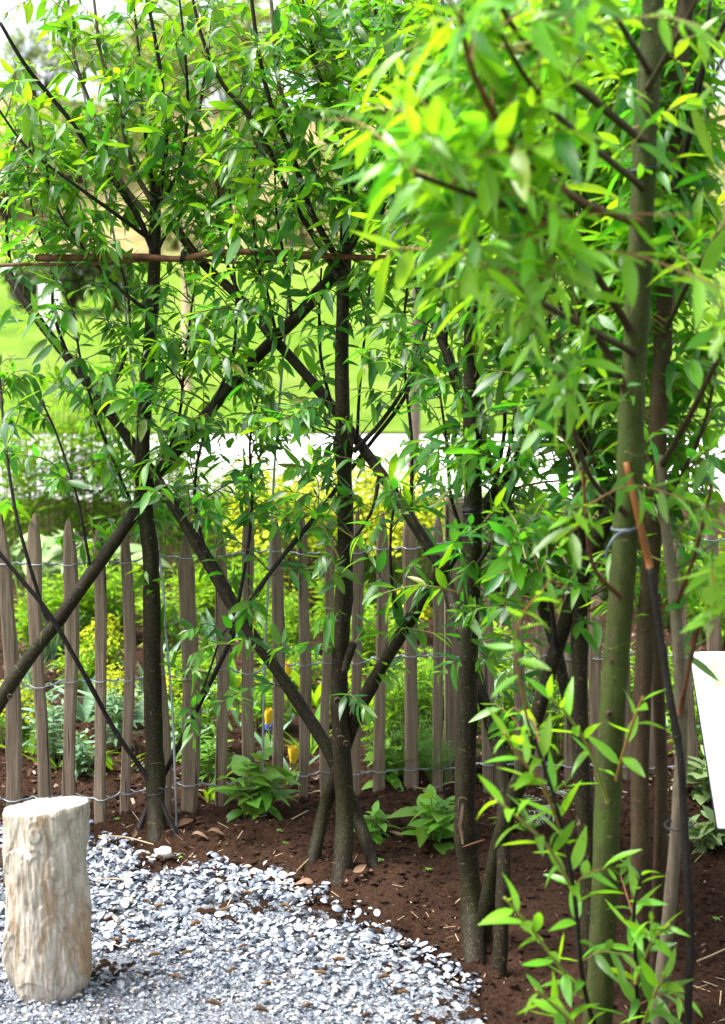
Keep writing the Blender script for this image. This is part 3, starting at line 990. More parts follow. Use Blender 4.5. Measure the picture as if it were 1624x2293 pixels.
T6 = make_tree('willow_tree', 'dark brown willow trunk just right of the green near trunk', 'tree', gnd(1432, 3.08),
               A((1434, 2000, 3.08), (1436, 1600, 3.08), (1462, 1200, 3.08), (1476, 900, 3.08), (1494, 600, 3.08), (1508, 350, 3.08), (1520, 150, 3.06), (1545, -80, 3.05)), 0.0205, 0.0185, M['barkbrown'], 'near')
T7 = make_tree('willow_tree', 'smooth greyish brown willow stem at the right edge of the near cluster', 'tree', gnd(1462, 2.98),
               A((1494, 2090, 2.98), (1524, 1740, 2.98), (1522, 1500, 2.98), (1510, 1340, 2.99), (1490, 1170, 3.0), (1474, 1020, 3.02)), 0.0155, 0.010, M['barkgrey'], 'near')
T8 = make_tree('willow_tree', 'lichened brown willow stem between the green trunk and the grey stem', 'tree', gnd(1466, 3.12),
               A((1474, 2050, 3.12), (1482, 1760, 3.12), (1474, 1520, 3.12), (1468, 1330, 3.13)), 0.0165, 0.012, M['barkbrown'], 'near')
D1 = make_tree('willow_pole', 'leaning willow pole climbing from the lower left past the stump trunk', 'tree', gnd(-185, 4.33),
               A((0, 1570, 4.34), (150, 1362, 4.37), (300, 1150, 4.44), (345, 1072, 4.47), (430, 968, 4.40), (560, 815, 4.28), (650, 725, 4.18), (770, 595, 4.17)), 0.0225, 0.0175, M['bark'], 'mid')
D2 = make_tree('willow_pole', 'leaning willow pole from behind the middle trunk up to the upper left', 'tree', gnd(858, 4.03),
               A((800, 1830, 4.19), (735, 1680, 4.2), (640, 1530, 4.25), (540, 1385, 4.31), (430, 1200, 4.38), (360, 1085, 4.42), (290, 985, 4.49), (190, 850, 4.55), (90, 722, 4.6), (10, 600, 4.66)), 0.0205, 0.0145, M['bark'], 'mid')
D3 = make_tree('willow_pole', 'dark leaning willow pole crossing rightwards from the middle trunk', 'tree', gnd(690, 4.09),
               A((722, 1830, 4.2), (752, 1740, 4.17), (800, 1600, 4.08), (880, 1450, 3.98), (1000, 1262, 3.80), (1090, 1130, 3.72), (1180, 1000, 3.62), (1260, 850, 3.5)), 0.0215, 0.016, M['bark'], 'mid')
D4 = make_tree('willow_pole', 'long curved grey willow pole descending from the rail to the right', 'tree', gnd(1116, 3.38),
               A((1128, 1950, 3.44), (1122, 1720, 3.53), (1072, 1530, 3.62), (1022, 1370, 3.74), (985, 1270, 3.86), (900, 1130, 3.96), (800, 985, 4.13), (720, 880, 4.18), (620, 765, 4.25), (540, 670, 4.32), (455, 590, 4.38), (385, 500, 4.42)), 0.0185, 0.0135, M['bark'], 'mid')
D5 = make_tree('willow_pole', 'leaning willow pole forking close beside the torn bark trunk', 'tree', gnd(1076, 3.58),
               A((1094, 2010, 3.53), (1118, 1890, 3.47), (1165, 1740, 3.38), (1235, 1490, 3.34), (1290, 1330, 3.31), (1350, 1180, 3.24), (1420, 1000, 3.18)), 0.022, 0.0155, M['bark'], 'mid')
D7 = make_tree('willow_pole', 'leaning willow pole slanting down right behind the slender trunk', 'tree', gnd(1352, 3.34),
               A((1315, 1780, 3.36), (1270, 1560, 3.39), (1236, 1420, 3.42), (1152, 1170, 3.52), (1085, 1010, 3.63), (1042, 920, 3.68), (997, 780, 3.76), (930, 620, 3.86)), 0.0155, 0.0125, M['bark'], 'mid')
R1 = make_tree('willow_rod', 'thin dark willow rod slanting from the left edge to the stump trunk foot', 'branch', gnd(408, 4.30),
               A((385, 1850, 4.37), (330, 1742, 4.42), (260, 1640, 4.39), (190, 1512, 4.34), (110, 1375, 4.31), (40, 1288, 4.3), (-50, 1180, 4.3)), 0.0085, 0.0065, M['barkdark'], 'mid', 8)
R2 = make_tree('willow_rod', 'thin dark willow rod slanting up right in front of the wide pale', 'branch', gnd(288, 4.32),
               A((330, 1810, 4.49), (370, 1730, 4.49), (440, 1592, 4.47), (500, 1470, 4.42), (560, 1350, 4.28), (630, 1250, 4.24), (700, 1165, 4.2), (820, 1005, 4.16), (900, 900, 4.1), (950, 790, 4.06)), 0.0095, 0.006, M['barkdark'], 'mid', 8)
R3 = make_tree('willow_rod', 'thin dark rod with an orange peeled top tied to the green trunk', 'branch', gnd(1538, 2.78),
               A((1542, 2230, 2.78), (1546, 2080, 2.79), (1536, 1900, 2.79), (1524, 1700, 2.80), (1500, 1560, 2.81), (1480, 1430, 2.82), (1456, 1270, 2.83)), 0.0085, 0.008, M['barkdark'], 'near', 8, leafy=False)
tube('peeled_tip', catmull(A((1456, 1272, 2.83), (1428, 1150, 2.83), (1402, 1035, 2.84)), 10), [0.0084 - 0.0002 * i for i in range(11)], 9, M['peeled'], R3['root'], R3['base'])

# stubs, knots, torn bark
tube('stub', A((772, 1500, 4.06), (784, 1462, 4.045), (793, 1440, 4.04)), [0.012, 0.0125, 0.011], 9, M['bark'], T2['root'], T2['base'])


def knot(t, u, v, Y, r, name='knot'):
    V, Q = [], []
    for k, (f, h) in enumerate(((1.0, -0.004), (0.85, 0.004), (0.6, 0.004), (0.3, 0.0), (0.05, -0.002))):
        for j in range(10):
            a = j / 10 * 2 * math.pi
            V.append((f * r * math.cos(a), -h * 1.0, f * r * 1.1 * math.sin(a)))
    for k in range(4):
        for j in range(10):
            Q.append((k * 10 + j, k * 10 + (j + 1) % 10, k * 10 + 10 + (j + 1) % 10, k * 10 + 10 + j))
    p = at(u, v, Y)
    link(name, np_mesh(name, np.array(V) + np.array(tuple(p - t['base'])), np.array(Q)), M['barkbrown'], t['root'])


knot(T2, 757, 1572, 4.06 - 0.029, 0.014); knot(T2, 775, 1665, 4.055 - 0.029, 0.009)
knot(T5, 1372, 1480, 2.88 - 0.0285, 0.007); knot(T5, 1378, 1520, 2.88 - 0.0285, 0.006); knot(T5, 1366, 1600, 2.88 - 0.0285, 0.008)
knot(T1, 362, 1020, 4.44 - 0.012, 0.008); knot(D1, 22, 1560, 4.34 - 0.021, 0.009)
tube('torn_bark', A((1037, 1890, 3.475), (1033, 1850, 3.482), (1037, 1800, 3.49)), [0.003, 0.008, 0.003], 7, M['barkbrown'], T3['root'], T3['base'])
tube('bark_strip', A((1036, 1897, 3.46), (1062, 1888, 3.43), (1086, 1880, 3.41)), [0.0012, 0.0028, 0.0012], 6, M['rail'], T3['root'], T3['base'])

# main sprouts read off the picture
SPRIGS = []
Bk, Bd = M['bark'], M['barkdark']
for t, r0, r1, m, pts in (
    (T1, .010, .005, Bd, ((345, 565, 4.43), (300, 470, 4.42), (210, 345, 4.40), (150, 260, 4.36), (60, 150, 4.3), (0, 50, 4.25))),
    (T1, .009, .004, M['barkgrey'], ((338, 490, 4.43), (270, 405, 4.44), (225, 300, 4.46), (205, 240, 4.5), (165, 120, 4.5), (150, -40, 4.5))),
    (T1, .009, .004, M['barkgrey'], ((340, 450, 4.43), (305, 390, 4.42), (282, 320, 4.40), (266, 240, 4.38), (228, 130, 4.36), (205, -50, 4.36))),
    (T1, .007, .003, Bd, ((346, 440, 4.43), (330, 330, 4.42), (318, 240, 4.45), (312, 130, 4.48), (296, -30, 4.5))),
    (T1, .0085, .005, Bd, ((356, 450, 4.43), (372, 330, 4.41), (364, 200, 4.38), (348, 90, 4.36), (322, -40, 4.36))),
    (T1, .007, .003, Bd, ((352, 560, 4.43), (410, 440, 4.45), (440, 290, 4.5), (465, 120, 4.52), (485, -40, 4.55))),
    (T1, .007, .003, Bd, ((342, 540, 4.43), (260, 480, 4.35), (150, 400, 4.3), (60, 330, 4.28), (-20, 220, 4.25))),
    (T1, .006, .003, Bd, ((335, 700, 4.43), (260, 640, 4.4), (190, 560, 4.38), (120, 450, 4.4), (100, 340, 4.42))),
    (T1, .006, .003, Bd, ((352, 470, 4.43), (400, 380, 4.35), (420, 260, 4.28), (415, 120, 4.22), (400, -20, 4.2))),
    (T2, .010, .005, Bk, ((768, 600, 4.07), (700, 480, 4.05), (655, 350, 4.02), (612, 250, 4.0), (580, 120, 3.98), (560, -30, 3.96))),
    (T2, .009, .004, Bk, ((760, 620, 4.07), (650, 440, 4.08), (575, 280, 4.1), (500, 190, 4.1), (455, 90, 4.1), (430, -10, 4.1))),
    (T2, .009, .004, M['barkgrey'], ((775, 510, 4.07), (718, 420, 4.05), (672, 300, 4.03), (625, 190, 4.0), (610, 30, 3.98), (600, -60, 3.98))),
    (T2, .008, .004, Bk, ((785, 490, 4.07), (800, 320, 4.04), (828, 150, 4.0), (850, -40, 3.96))),
    (T2, .008, .004, Bk, ((780, 480, 4.07), (758, 300, 4.1), (705, 130, 4.14), (670, -40, 4.18))),
    (T2, .006, .003, Bd, ((780, 560, 4.06), (860, 470, 3.95), (900, 330, 3.9), (920, 180, 3.88), (935, 20, 3.86))),
    (T2, .0075, .004, Bd, ((792, 1010, 4.06), (850, 950, 4.03), (905, 870, 3.98), (940, 790, 3.95), (965, 690, 3.93))),
    (T3, .008, .004, Bk, ((1066, 500, 3.56), (1040, 350, 3.58), (1010, 180, 3.6), (990, 0, 3.62))),
    (T3, .008, .004, Bk, ((1070, 430, 3.56), (1100, 260, 3.55), (1120, 100, 3.55), (1130, -50, 3.55))),
    (T3, .007, .003, Bd, ((1060, 620, 3.56), (980, 520, 3.6), (920, 420, 3.62), (880, 300, 3.64))),
    (T3, .007, .003, Bd, ((1060, 660, 3.56), (1140, 540, 3.52), (1180, 400, 3.5), (1210, 240, 3.48))),
    (T3, .006, .003, Bd, ((1058, 1280, 3.56), (1110, 1200, 3.5), (1150, 1090, 3.45), (1190, 960, 3.42))),
    (T4, .008, .004, Bk, ((1314, 500, 3.3), (1300, 330, 3.32), (1280, 150, 3.35), (1265, -40, 3.36))),
    (T4, .007, .003, Bd, ((1306, 800, 3.3), (1250, 680, 3.32), (1220, 540, 3.34), (1205, 380, 3.36))),
    (T4, .007, .003, Bd, ((1302, 1080, 3.3), (1262, 960, 3.26), (1240, 820, 3.22), (1228, 680, 3.2))),
    (T4, .006, .003, Bd, ((1312, 600, 3.3), (1380, 450, 3.4), (1420, 300, 3.5), (1440, 120, 3.55))),
    (D1, .0065, .0035, Bd, ((106, 1395, 4.355), (62, 1250, 4.34), (34, 1140, 4.36), (12, 990, 4.42), (0, 850, 4.5), (-10, 700, 4.5))),
    (D1, .005, .003, Bd, ((205, 1285, 4.395), (190, 1200, 4.38), (172, 1110, 4.4), (130, 980, 4.46), (95, 900, 4.45))),
    (D1, .0055, .003, Bd, ((300, 1140, 4.47), (245, 1010, 4.44), (212, 920, 4.42), (180, 800, 4.4), (165, 700, 4.38))),
    (D1, .005, .003, Bd, ((368, 1040, 4.42), (402, 930, 4.4), (412, 830, 4.38), (428, 700, 4.36), (440, 610, 4.34))),
    (D1, .005, .003, Bd, ((620, 755, 4.2), (600, 660, 4.18), (575, 580, 4.16), (566, 440, 4.14), (575, 330, 4.12))),
    (D1, .0055, .003, Bd, ((655, 722, 4.17), (640, 600, 4.16), (620, 480, 4.15), (615, 350, 4.14))),
    (D1, .005, .003, Bd, ((480, 905, 4.34), (520, 800, 4.3), (530, 680, 4.27), (520, 560, 4.25), (515, 420, 4.22))),
    (D2, .006, .003, Bd, ((150, 790, 4.57), (120, 700, 4.54), (115, 600, 4.52), (75, 480, 4.5), (60, 360, 4.5))),
    (D2, .006, .003, Bd, ((30, 630, 4.65), (15, 520, 4.62), (20, 400, 4.6), (40, 290, 4.58))),
    (D2, .006, .003, Bd, ((230, 905, 4.52), (280, 800, 4.5), (290, 690, 4.48), (270, 590, 4.46))),
    (D2, .006, .003, Bd, ((470, 1265, 4.35), (440, 1150, 4.3), (440, 1050, 4.28), (470, 930, 4.26), (500, 850, 4.24))),
    (D2, .006, .003, Bd, ((530, 1370, 4.3), (555, 1230, 4.27), (565, 1110, 4.25), (560, 990, 4.23), (580, 880, 4.2))),
    (D2, .0055, .003, Bd, ((560, 1410, 4.3), (500, 1290, 4.25), (430, 1180, 4.2), (390, 1130, 4.17))),
    (D3, .0055, .003, Bd, ((905, 1410, 3.95), (880, 1330, 3.9), (875, 1200, 3.86), (890, 1090, 3.84))),
    (D3, .0055, .003, Bd, ((1040, 1205, 3.78), (1010, 1110, 3.72), (1000, 990, 3.68), (985, 880, 3.66))),
    (D3, .006, .003, Bd, ((1120, 1090, 3.69), (1150, 960, 3.66), (1155, 830, 3.63), (1140, 690, 3.6))),
    (D3, .006, .003, Bd, ((1260, 850, 3.5), (1285, 700, 3.48), (1290, 540, 3.46), (1270, 390, 3.45))),
    (D4, .0055, .003, Bd, ((745, 915, 4.16), (720, 810, 4.14), (715, 700, 4.12), (720, 600, 4.1))),
    (D4, .0055, .003, Bd, ((920, 1160, 3.93), (922, 990, 3.92), (908, 840, 3.9), (905, 720, 3.88), (920, 580, 3.86))),
    (D4, .005, .003, Bd, ((800, 985, 4.1), (805, 880, 4.08), (818, 740, 4.06), (830, 620, 4.04))),
    (D4, .006, .003, Bd, ((540, 670, 4.31), (500, 560, 4.34), (490, 430, 4.36), (500, 300, 4.38))),
    (D4, .006, .003, Bd, ((850, 1060, 4.02), (830, 1150, 3.98), (760, 1250, 3.95))),
    (D5, .006, .003, Bd, ((1245, 1460, 3.32), (1230, 1340, 3.25), (1180, 1260, 3.2), (1100, 1250, 3.15))),
    (D5, .006, .003, Bd, ((1350, 1180, 3.24), (1330, 1040, 3.2), (1300, 900, 3.16))),
    (D7, .006, .003, Bd, ((997, 780, 3.76), (1000, 680, 3.74), (985, 560, 3.72), (960, 450, 3.7))),
    (D7, .006, .003, Bd, ((1110, 1080, 3.58), (1130, 960, 3.56), (1125, 830, 3.54), (1110, 700, 3.52))),
    (R2, .004, .0025, Bd, ((440, 1590, 4.46), (470, 1500, 4.4), (500, 1420, 4.36), (540, 1380, 4.32))),
    (T5, .0085, .004, M['barkbrown'], ((1402, 875, 2.85), (1345, 765, 2.78), (1285, 705, 2.72), (1230, 600, 2.65), (1190, 480, 2.6))),
    (T5, .0085, .004, M['barkbrown'], ((1412, 740, 2.85), (1335, 615, 2.7), (1280, 540, 2.6), (1190, 480, 2.45), (1070, 440, 2.3), (930, 390, 2.2))),
    (T5, .008, .004, M['rail'], ((1428, 500, 2.84), (1300, 450, 2.55), (1170, 362, 2.35), (1108, 260, 2.25), (1052, 140, 2.2), (1030, 20, 2.18))),
    (T5, .007, .003, M['barkbrown'], ((1420, 790, 2.85), (1250, 700, 2.5), (1120, 620, 2.35), (1000, 540, 2.28))),
    (T5, .008, .004, M['barkbrown'], ((1444, 320, 2.84), (1300, 200, 2.5), (1180, 100, 2.3), (1100, -20, 2.2))),
    (T5, .007, .003, M['barkbrown'], ((1440, 420, 2.84), (1330, 330, 2.5), (1230, 240, 2.3), (1150, 130, 2.2), (1100, 20, 2.15))),
    (T5, .007, .003, M['barkbrown'], ((1455, 160, 2.84), (1380, 40, 2.5), (1300, -60, 2.3))),
    (T5, .007, .003, M['barkbrown'], ((1450, 200, 2.84), (1530, 60, 2.5), (1590, -60, 2.3))),
    (T5, .007, .003, M['barkbrown'], ((1402, 1150, 2.85), (1330, 1080, 2.7), (1290, 980, 2.6), (1270, 850, 2.55))),
    (T5, .005, .003, M['rail'], ((1392, 1340, 2.85), (1330, 1270, 2.75), (1312, 1150, 2.7), (1305, 1020, 2.68))),
    (T6, .0105, .005, M['barkdark'], ((1512, 290, 3.06), (1545, 225, 3.0), (1590, 120, 2.9), (1640, 20, 2.85))),
    (T6, .008, .004, M['barkdark'], ((1500, 480, 3.06), (1545, 300, 2.9), (1575, 150, 2.8), (1590, 0, 2.75))),
    (T6, .008, .004, M['barkbrown'], ((1472, 1060, 3.06), (1530, 960, 2.85), (1590, 840, 2.7), (1640, 740, 2.6))),
    (T6, .006, .003, M['barkbrown'], ((1485, 750, 3.06), (1550, 620, 2.8), (1610, 520, 2.65))),
    (T6, .006, .003, M['barkbrown'], ((1468, 1130, 3.06), (1530, 1060, 3.1), (1580, 940, 3.1), (1610, 800, 3.1))),
    (T6, .006, .003, M['barkdark'], ((1520, 150, 3.05), (1540, 50, 3.1), (1545, -80, 3.15))),
    (T7, .006, .003, M['rail'], ((1522, 1600, 2.97), (1560, 1420, 2.85), (1600, 1330, 2.75), (1650, 1290, 2.7))),
    (T7, .005, .003, M['rail'], ((1512, 1360, 2.97), (1550, 1260, 2.85), (1580, 1150, 2.78), (1600, 1050, 2.75))),
    (T5, .0055, .003, M['barkdark'], ((1342, 2330, 2.86), (1306, 2200, 2.72), (1286, 2000, 2.66), (1258, 1850, 2.62), (1220, 1720, 2.58), (1180, 1610, 2.55))),
    (T5, .004, .0025, M['twignear'], ((1304, 2230, 2.74), (1250, 2160, 2.62), (1190, 2080, 2.55), (1130, 2010, 2.5))),
    (T5, .004, .0025, M['twignear'], ((1325, 2330, 2.8), (1270, 2280, 2.62), (1200, 2215, 2.52))),
    (T5, .004, .0025, M['twignear'], ((1286, 2000, 2.66), (1230, 1900, 2.58), (1165, 1835, 2.52), (1110, 1790, 2.5))),
    (T5, .004, .0025, M['twignear'], ((1262, 1870, 2.63), (1215, 1760, 2.6), (1160, 1690, 2.58), (1130, 1640, 2.56))),
    (T5, .004, .0025, M['twignear'], ((1362, 1800, 2.86), (1320, 1680, 2.75), (1270, 1600, 2.68), (1230, 1560, 2.65))),
    (T5, .004, .0025, M['twignear'], ((1378, 1750, 2.86), (1410, 1640, 2.78), (1440, 1560, 2.74))),
    (T8, .005, .003, M['barkdark'], ((1432, 2320, 3.0), (1425, 2180, 2.85), (1420, 2040, 2.78), (1440, 1950, 2.75))),
    (T8, .004, .0025, M['twignear'], ((1424, 2200, 2.86), (1460, 2110, 2.75), (1500, 2070, 2.7))),
    (T8, .004, .0025, M['twignear'], ((1430, 2330, 2.9), (1460, 2240, 2.75), (1490, 2180, 2.7))),
):
    branch(t, A(*pts), r0, r1, m)
    if pts[0][1] > 1700 and t['layer'] == 'near':
        SPRIGS.append((t, A(*pts)))

# density of leafy shoots over the arbour, 16 x 23 cells
MID = ["2234445788888999", "2344457888888999", "3455457888888999", "6666455777788999", "6655455666788999", "5444454556788999", "2146571557787999", "1356671353577877", "5666572145467877", "4454575125456777", "2353676124566777", "1234554334566777", "0011112111784322", "0001121121662111", "0000330011221000", "0000210011110000", "0000100000000000"]
NEAR = ["0000000003566643", "0000000015667532", "0000000036777422", "0000000057777422", "0000000036776432", "0000000014666333",
        "0000000003654334", "0000000000333223", "0000000000022233", "0000000000012122", "0000000000002122", "0000000000002123",
        "0000000000002133", "0000000000001123", "0000000000000012"]

CP_all = np.vstack([c[0] for c in CURVES])
CP_own = np.concatenate([np.full(len(c[0]), c[1]) for c in CURVES])
NEARSET = [t['idx'] for t in TREES if t['layer'] == 'near']
is_near = np.isin(CP_own, NEARSET)


def arc_Y(u):
    return float(np.interp(u, (-200, 0, 352, 760, 1060, 1300, 1700), (4.62, 4.58, 4.44, 4.08, 3.6, 3.35, 3.3)))


def shoot(t, p0, p1, near, nl, ll, tint0, leaf_from=0.3):
    d = p1 - p0
    L = d.length
    side = Vector((random.gauss(0, 1), random.gauss(0, 1), 0)) * 0.10 * L
    mid = p0.lerp(p1, 0.5) + side + Vector((0, 0, 0.10 * L))
    tipdrop = Vector((0, 0, -0.05 * L))
    P = catmull([p0, mid, p1 + tipdrop], 9)
    r = 0.0011 + 0.0042 * min(1, L / 0.7)
    tube('shoot', P, [r * (1 - 0.72 * i / 9) for i in range(10)], 5, M['twignear'] if (near or random.random() < 0.25) else M['twig'], t['root'], t['base'], cap=False)
    ph = random.uniform(0, 6.28)
    for k in range(nl):
        s = leaf_from + (1 - leaf_from) * (k + random.uniform(0, 0.6)) / nl
        s = min(s, 1.0)
        i = min(8, int(s * 9)); f = s * 9 - i
        p = P[i].lerp(P[i + 1], f)
        T = (P[i + 1] - P[i]).normalized()
        a = ph + k * 2.4
        o1 = T.orthogonal().normalized(); o2 = T.cross(o1)
        out = o1 * math.cos(a) + o2 * math.sin(a)
        spread = random.uniform(0.75, 1.5) if s < 0.9 else random.uniform(0.2, 0.7)
        dr = (T + out * spread).normalized() + Vector((0, 0, -random.uniform(0.1, 1.0) if not near else random.uniform(-.8, .05)))
        dr += Vector((random.gauss(0, .15), random.gauss(0, .15), 0))
        nrm = Vector((random.gauss(0, .45), random.gauss(0, .45), 1.0))
        length = ll * random.uniform(0.45, 1.25) * (1 - 0.45 * max(0, s - 0.75) / 0.25)
        tint = tint0 + (0.55 * (s - 0.55) / 0.45 if s > 0.55 else 0) + random.gauss(0, 0.1)
        t['leaves'].append(leaf_rec(p, dr, nrm, length, random.randrange(6), max(0, min(1, tint))))


def grow(table, near, per, ll, start=0):
    cw, ch = 1624 / 16, 100.0
    for r, row in enumerate(table):
        if r < start: continue
        for c, chv in enumerate(row):
            want = int(chv) * per
            k = int(want) + (random.random() < want - int(want))
            for _ in range(k):
                u = (c + random.random()) * cw; v = (r + random.random()) * ch
                if near:
                    Y = random.uniform(2.1, 2.75)
                    if 1290 < u < 1580 and (v > 500 or random.random() < 0.85): Y = random.uniform(2.98, 3.25)
                else:
                    Y = arc_Y(u) + random.gauss(-0.02, 0.17)
                p1 = at(u, v, Y)
                q = np.array(tuple(p1))
                dv = CP_all - q
                dist = np.linalg.norm(dv, axis=1)
                cost = dist + 0.7 * np.maximum(0, dv[:, 2] + 0.03) + (0 if near else 0) + np.random.rand(len(dist)) * 0.10
                cost = np.where(is_near == near, cost, cost + 5) if not (near is False and c >= 13) else cost
                j = int(np.argmin(cost))
                if dist[j] > 0.75:
                    p1 = Vector(CP_all[j]) + (p1 - Vector(CP_all[j])).normalized() * 0.7
                t = TREES[int(CP_own[j])]
                p0 = Vector(CP_all[j])
                if (p1 - p0).length < 0.12:
                    p1 = p0 + ((p1 - p0).normalized() * 0.10 + Vector((random.gauss(0, .05), random.gauss(0, .05), 0.08)))
                L = (p1 - p0).length
                hi = max(0.0, min(1.0, (900 - v) / 900))
                if near:
                    shoot(t, p0, p1, True, max(7, int(L * 26) + 2), ll * random.uniform(0.85, 1.2) * (0.8 if v > 650 else 1), random.uniform(0.25, 0.85), 0.25)
                else:
                    shoot(t, p0, p1, False, max(8, int(L * 30) + 5), ll * random.uniform(0.8, 1.2), random.uniform(-0.1, 0.3) + 0.3 * hi * (1 if u < 560 else 0.5), 0.22)


np.random.seed(3)
for t, pts in SPRIGS:
    P = catmull(pts, 24)
    L = sum((P[i + 1] - P[i]).length for i in range(24))
    ph = random.uniform(0, 6)
    n = max(6, int(L / 0.029))
    for k in range(n):
        f = 0.12 + 0.88 * (k + .5) / n
        i = min(23, int(f * 24)); p = P[i]; T = (P[i + 1] - P[i]).normalized()
        o1 = T.orthogonal().normalized(); o2 = T.cross(o1); a = ph + k * 2.4
        out = o1 * math.cos(a) + o2 * math.sin(a)
        dr = T * (.5 + f * .5) + out * random.uniform(.6, 1.1) + Vector((0, 0, -random.uniform(0, .4)))
        t['leaves'].append(leaf_rec(p, dr, Vector((random.gauss(0, .4), random.gauss(0, .4), 1)), random.uniform(.06, .1) * (1 - .3 * max(0, f - .8) / .2), random.randrange(6), min(1, .45 + .4 * f + random.gauss(0, .12))))
    if L > 0.5:
        for q in range(3):
            i = random.randrange(4, 22); d = Vector((random.gauss(0, 1), random.gauss(-.3, .8), .6)).normalized()
            shoot(t, P[i], P[i] + d * random.uniform(.08, .16), True, 7, .07, .5, .2)
grow(MID[:6], False, 1.85, 0.079)
grow(MID, False, 1.38, 0.077, 6)
grow(NEAR, True, 0.68, 0.097)

for t in TREES:
    lv = t['leaves']
    if not lv:
        continue
    sc = []
    for i, r in enumerate(lv):
        u, v, d = project(r[0])
        sc.append((r[2] / d if (-20 < u < 1644 and -20 < v < 2310) else 0, i))
    sc.sort(reverse=True)
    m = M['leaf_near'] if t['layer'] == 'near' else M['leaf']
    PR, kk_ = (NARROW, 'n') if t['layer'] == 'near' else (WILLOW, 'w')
    pick = {i for s, i in sc[:300] if s > 0}
    for i in pick:
        single_leaf(lv[i], PR, kk_, m, t['root'], t['base'])
    merge_leaves('foliage', [r for i, r in enumerate(lv) if i not in pick], PR, m, t['root'], t['base'])
print('LEAVES', sum(len(t['leaves']) for t in TREES))

# rails, ties and stakes of the arbour
h = at(80, 578, 4.40)
rail = thing('willow_rail', 'thick red brown willow rail lashed level across the arbour', 'rail', h)
P = catmull(A((82, 578, 4.40), (180, 577, 4.37), (300, 574, 4.345), (400, 580, 4.31), (480, 566, 4.26), (600, 565, 4.17), (690, 570, 4.09), (770, 576, 4.03), (870, 578, 3.98)), 60)
tube('stem', P, [0.0105 - 0.00004 * i for i in range(61)], 10, M['rail'], rail, h, 0.16, 4)
h2 = at(-60, 598, 4.5)
rail2 = thing('willow_rail', 'thin red brown willow rail running just below the thick one', 'rail', h2)
P = catmull(A((-60, 598, 4.5), (60, 592, 4.42), (180, 593, 4.37), (400, 580, 4.335), (520, 588, 4.24), (620, 584, 4.16), (720, 576, 4.08), (800, 575, 4.02)), 50)
tube('stem', P, [0.006 - 0.00005 * i for i in range(51)], 7, M['rail'], rail2, h2, 0.1, 8)


def coil(name, label, u, v, Y, r, turns, wr, mat, tail=None, pitch=0.005):
    c = at(u, v, Y)
    root = thing(name, label, 'tie', c)
    pts = []
    for i in range(int(turns * 16) + 1):
        a = i / 16 * 2 * math.pi
        pts.append(c + Vector((r * math.cos(a), r * math.sin(a), pitch * i / 16 + 0.003 * math.sin(a * 1.3))))
    tube('loop', pts, [wr] * len(pts), 6, mat, root, c)
    if tail:
        tube('tail', catmull([c + Vector((0, -r, 0))] + [at(*q) for q in tail], 10), [wr] * 11, 6, mat, root, c)


coil('wire_tie', 'black wire wound round the torn bark trunk above the pales', 1058, 1150, 3.57, 0.0262, 4, 0.002, M['tie'], ((1042, 1175, 3.53), (1040, 1205, 3.535), (1050, 1190, 3.53)))
coil('wire_tie', 'grey wire tie with loose curved tail on the green near trunk', 1405, 1185, 2.87, 0.0315, 1.1, 0.003, M['gtie'], ((1385, 1195, 2.82), (1365, 1220, 2.81), (1355, 1250, 2.82)))
coil('wire_tie', 'black wire tie at the foot of the smooth grey brown stem', 1520, 1850, 2.95, 0.030, 1.1, 0.0025, M['tie'])
coil('wire_tie', 'black wire wound round the slender trunk at pale height', 1299, 1245, 3.30, 0.0185, 4, 0.0018, M['tie'])
coil('wire_tie', 'black cord tie round the green near trunk up among the leaves', 1440, 385, 2.855, 0.029, 1.5, 0.003, M['tie'])
coil('wire_tie', 'thin wire tie low on the trunk beside the stump', 350, 1775, 4.375, 0.0325, 1.1, 0.0013, M['tie'], ((330, 1785, 4.41), (318, 1800, 4.41)))
cc = at(410, 575, 4.305)
tie = thing('cord_tie', 'black cord knotted round the thick rail beside the leaning pole', 'tie', cc)
for k in range(3):
    pts = [cc + Vector((0.004 * (k - 1) + 0.006 * math.sin(a), 0.017 * math.cos(a), 0.017 * math.sin(a))) for a in np.linspace(0, 6.4, 18)]
    tube('loop', pts, [0.0022] * 18, 6, M['tie'], tie, cc)
tube('tail', catmull([cc + Vector((0, -0.016, -0.01)), cc + Vector((0.006, -0.018, -0.05)), cc + Vector((0.014, -0.012, -0.12))], 8), [0.002] * 9, 6, M['tie'], tie, cc)

for lab, base, pts, r in (
    ('thin grey metal stake behind the trunk nearest the stump', gnd(396, 4.44), A((387, 1600, 4.45), (370, 1400, 4.5), (358, 1250, 4.55), (300, 860, 4.55), (262, 560, 4.55), (170, 130, 4.55)), 0.004),
    ('thin grey metal stake rising between two pales left of the middle trunk', gnd(587, 4.58), A((592, 1500, 4.58), (606, 1230, 4.58), (618, 1000, 4.6), (648, 640, 4.5), (660, 480, 4.45)), 0.0042),
    ('thin grey metal stake beside the white information panel', gnd(1610, 4.9), A((1600, 1500, 4.9), (1580, 1300, 4.88), (1565, 1150, 4.86), (1555, 1000, 4.84)), 0.004)):
    st = thing('metal_stake', lab, 'stake', base, 'grey metal stakes of the arbour')
    tube('rod', catmull([base + Vector((0, 0, -0.05))] + pts, 24), [r] * 25, 7, M['wire'], st, base)

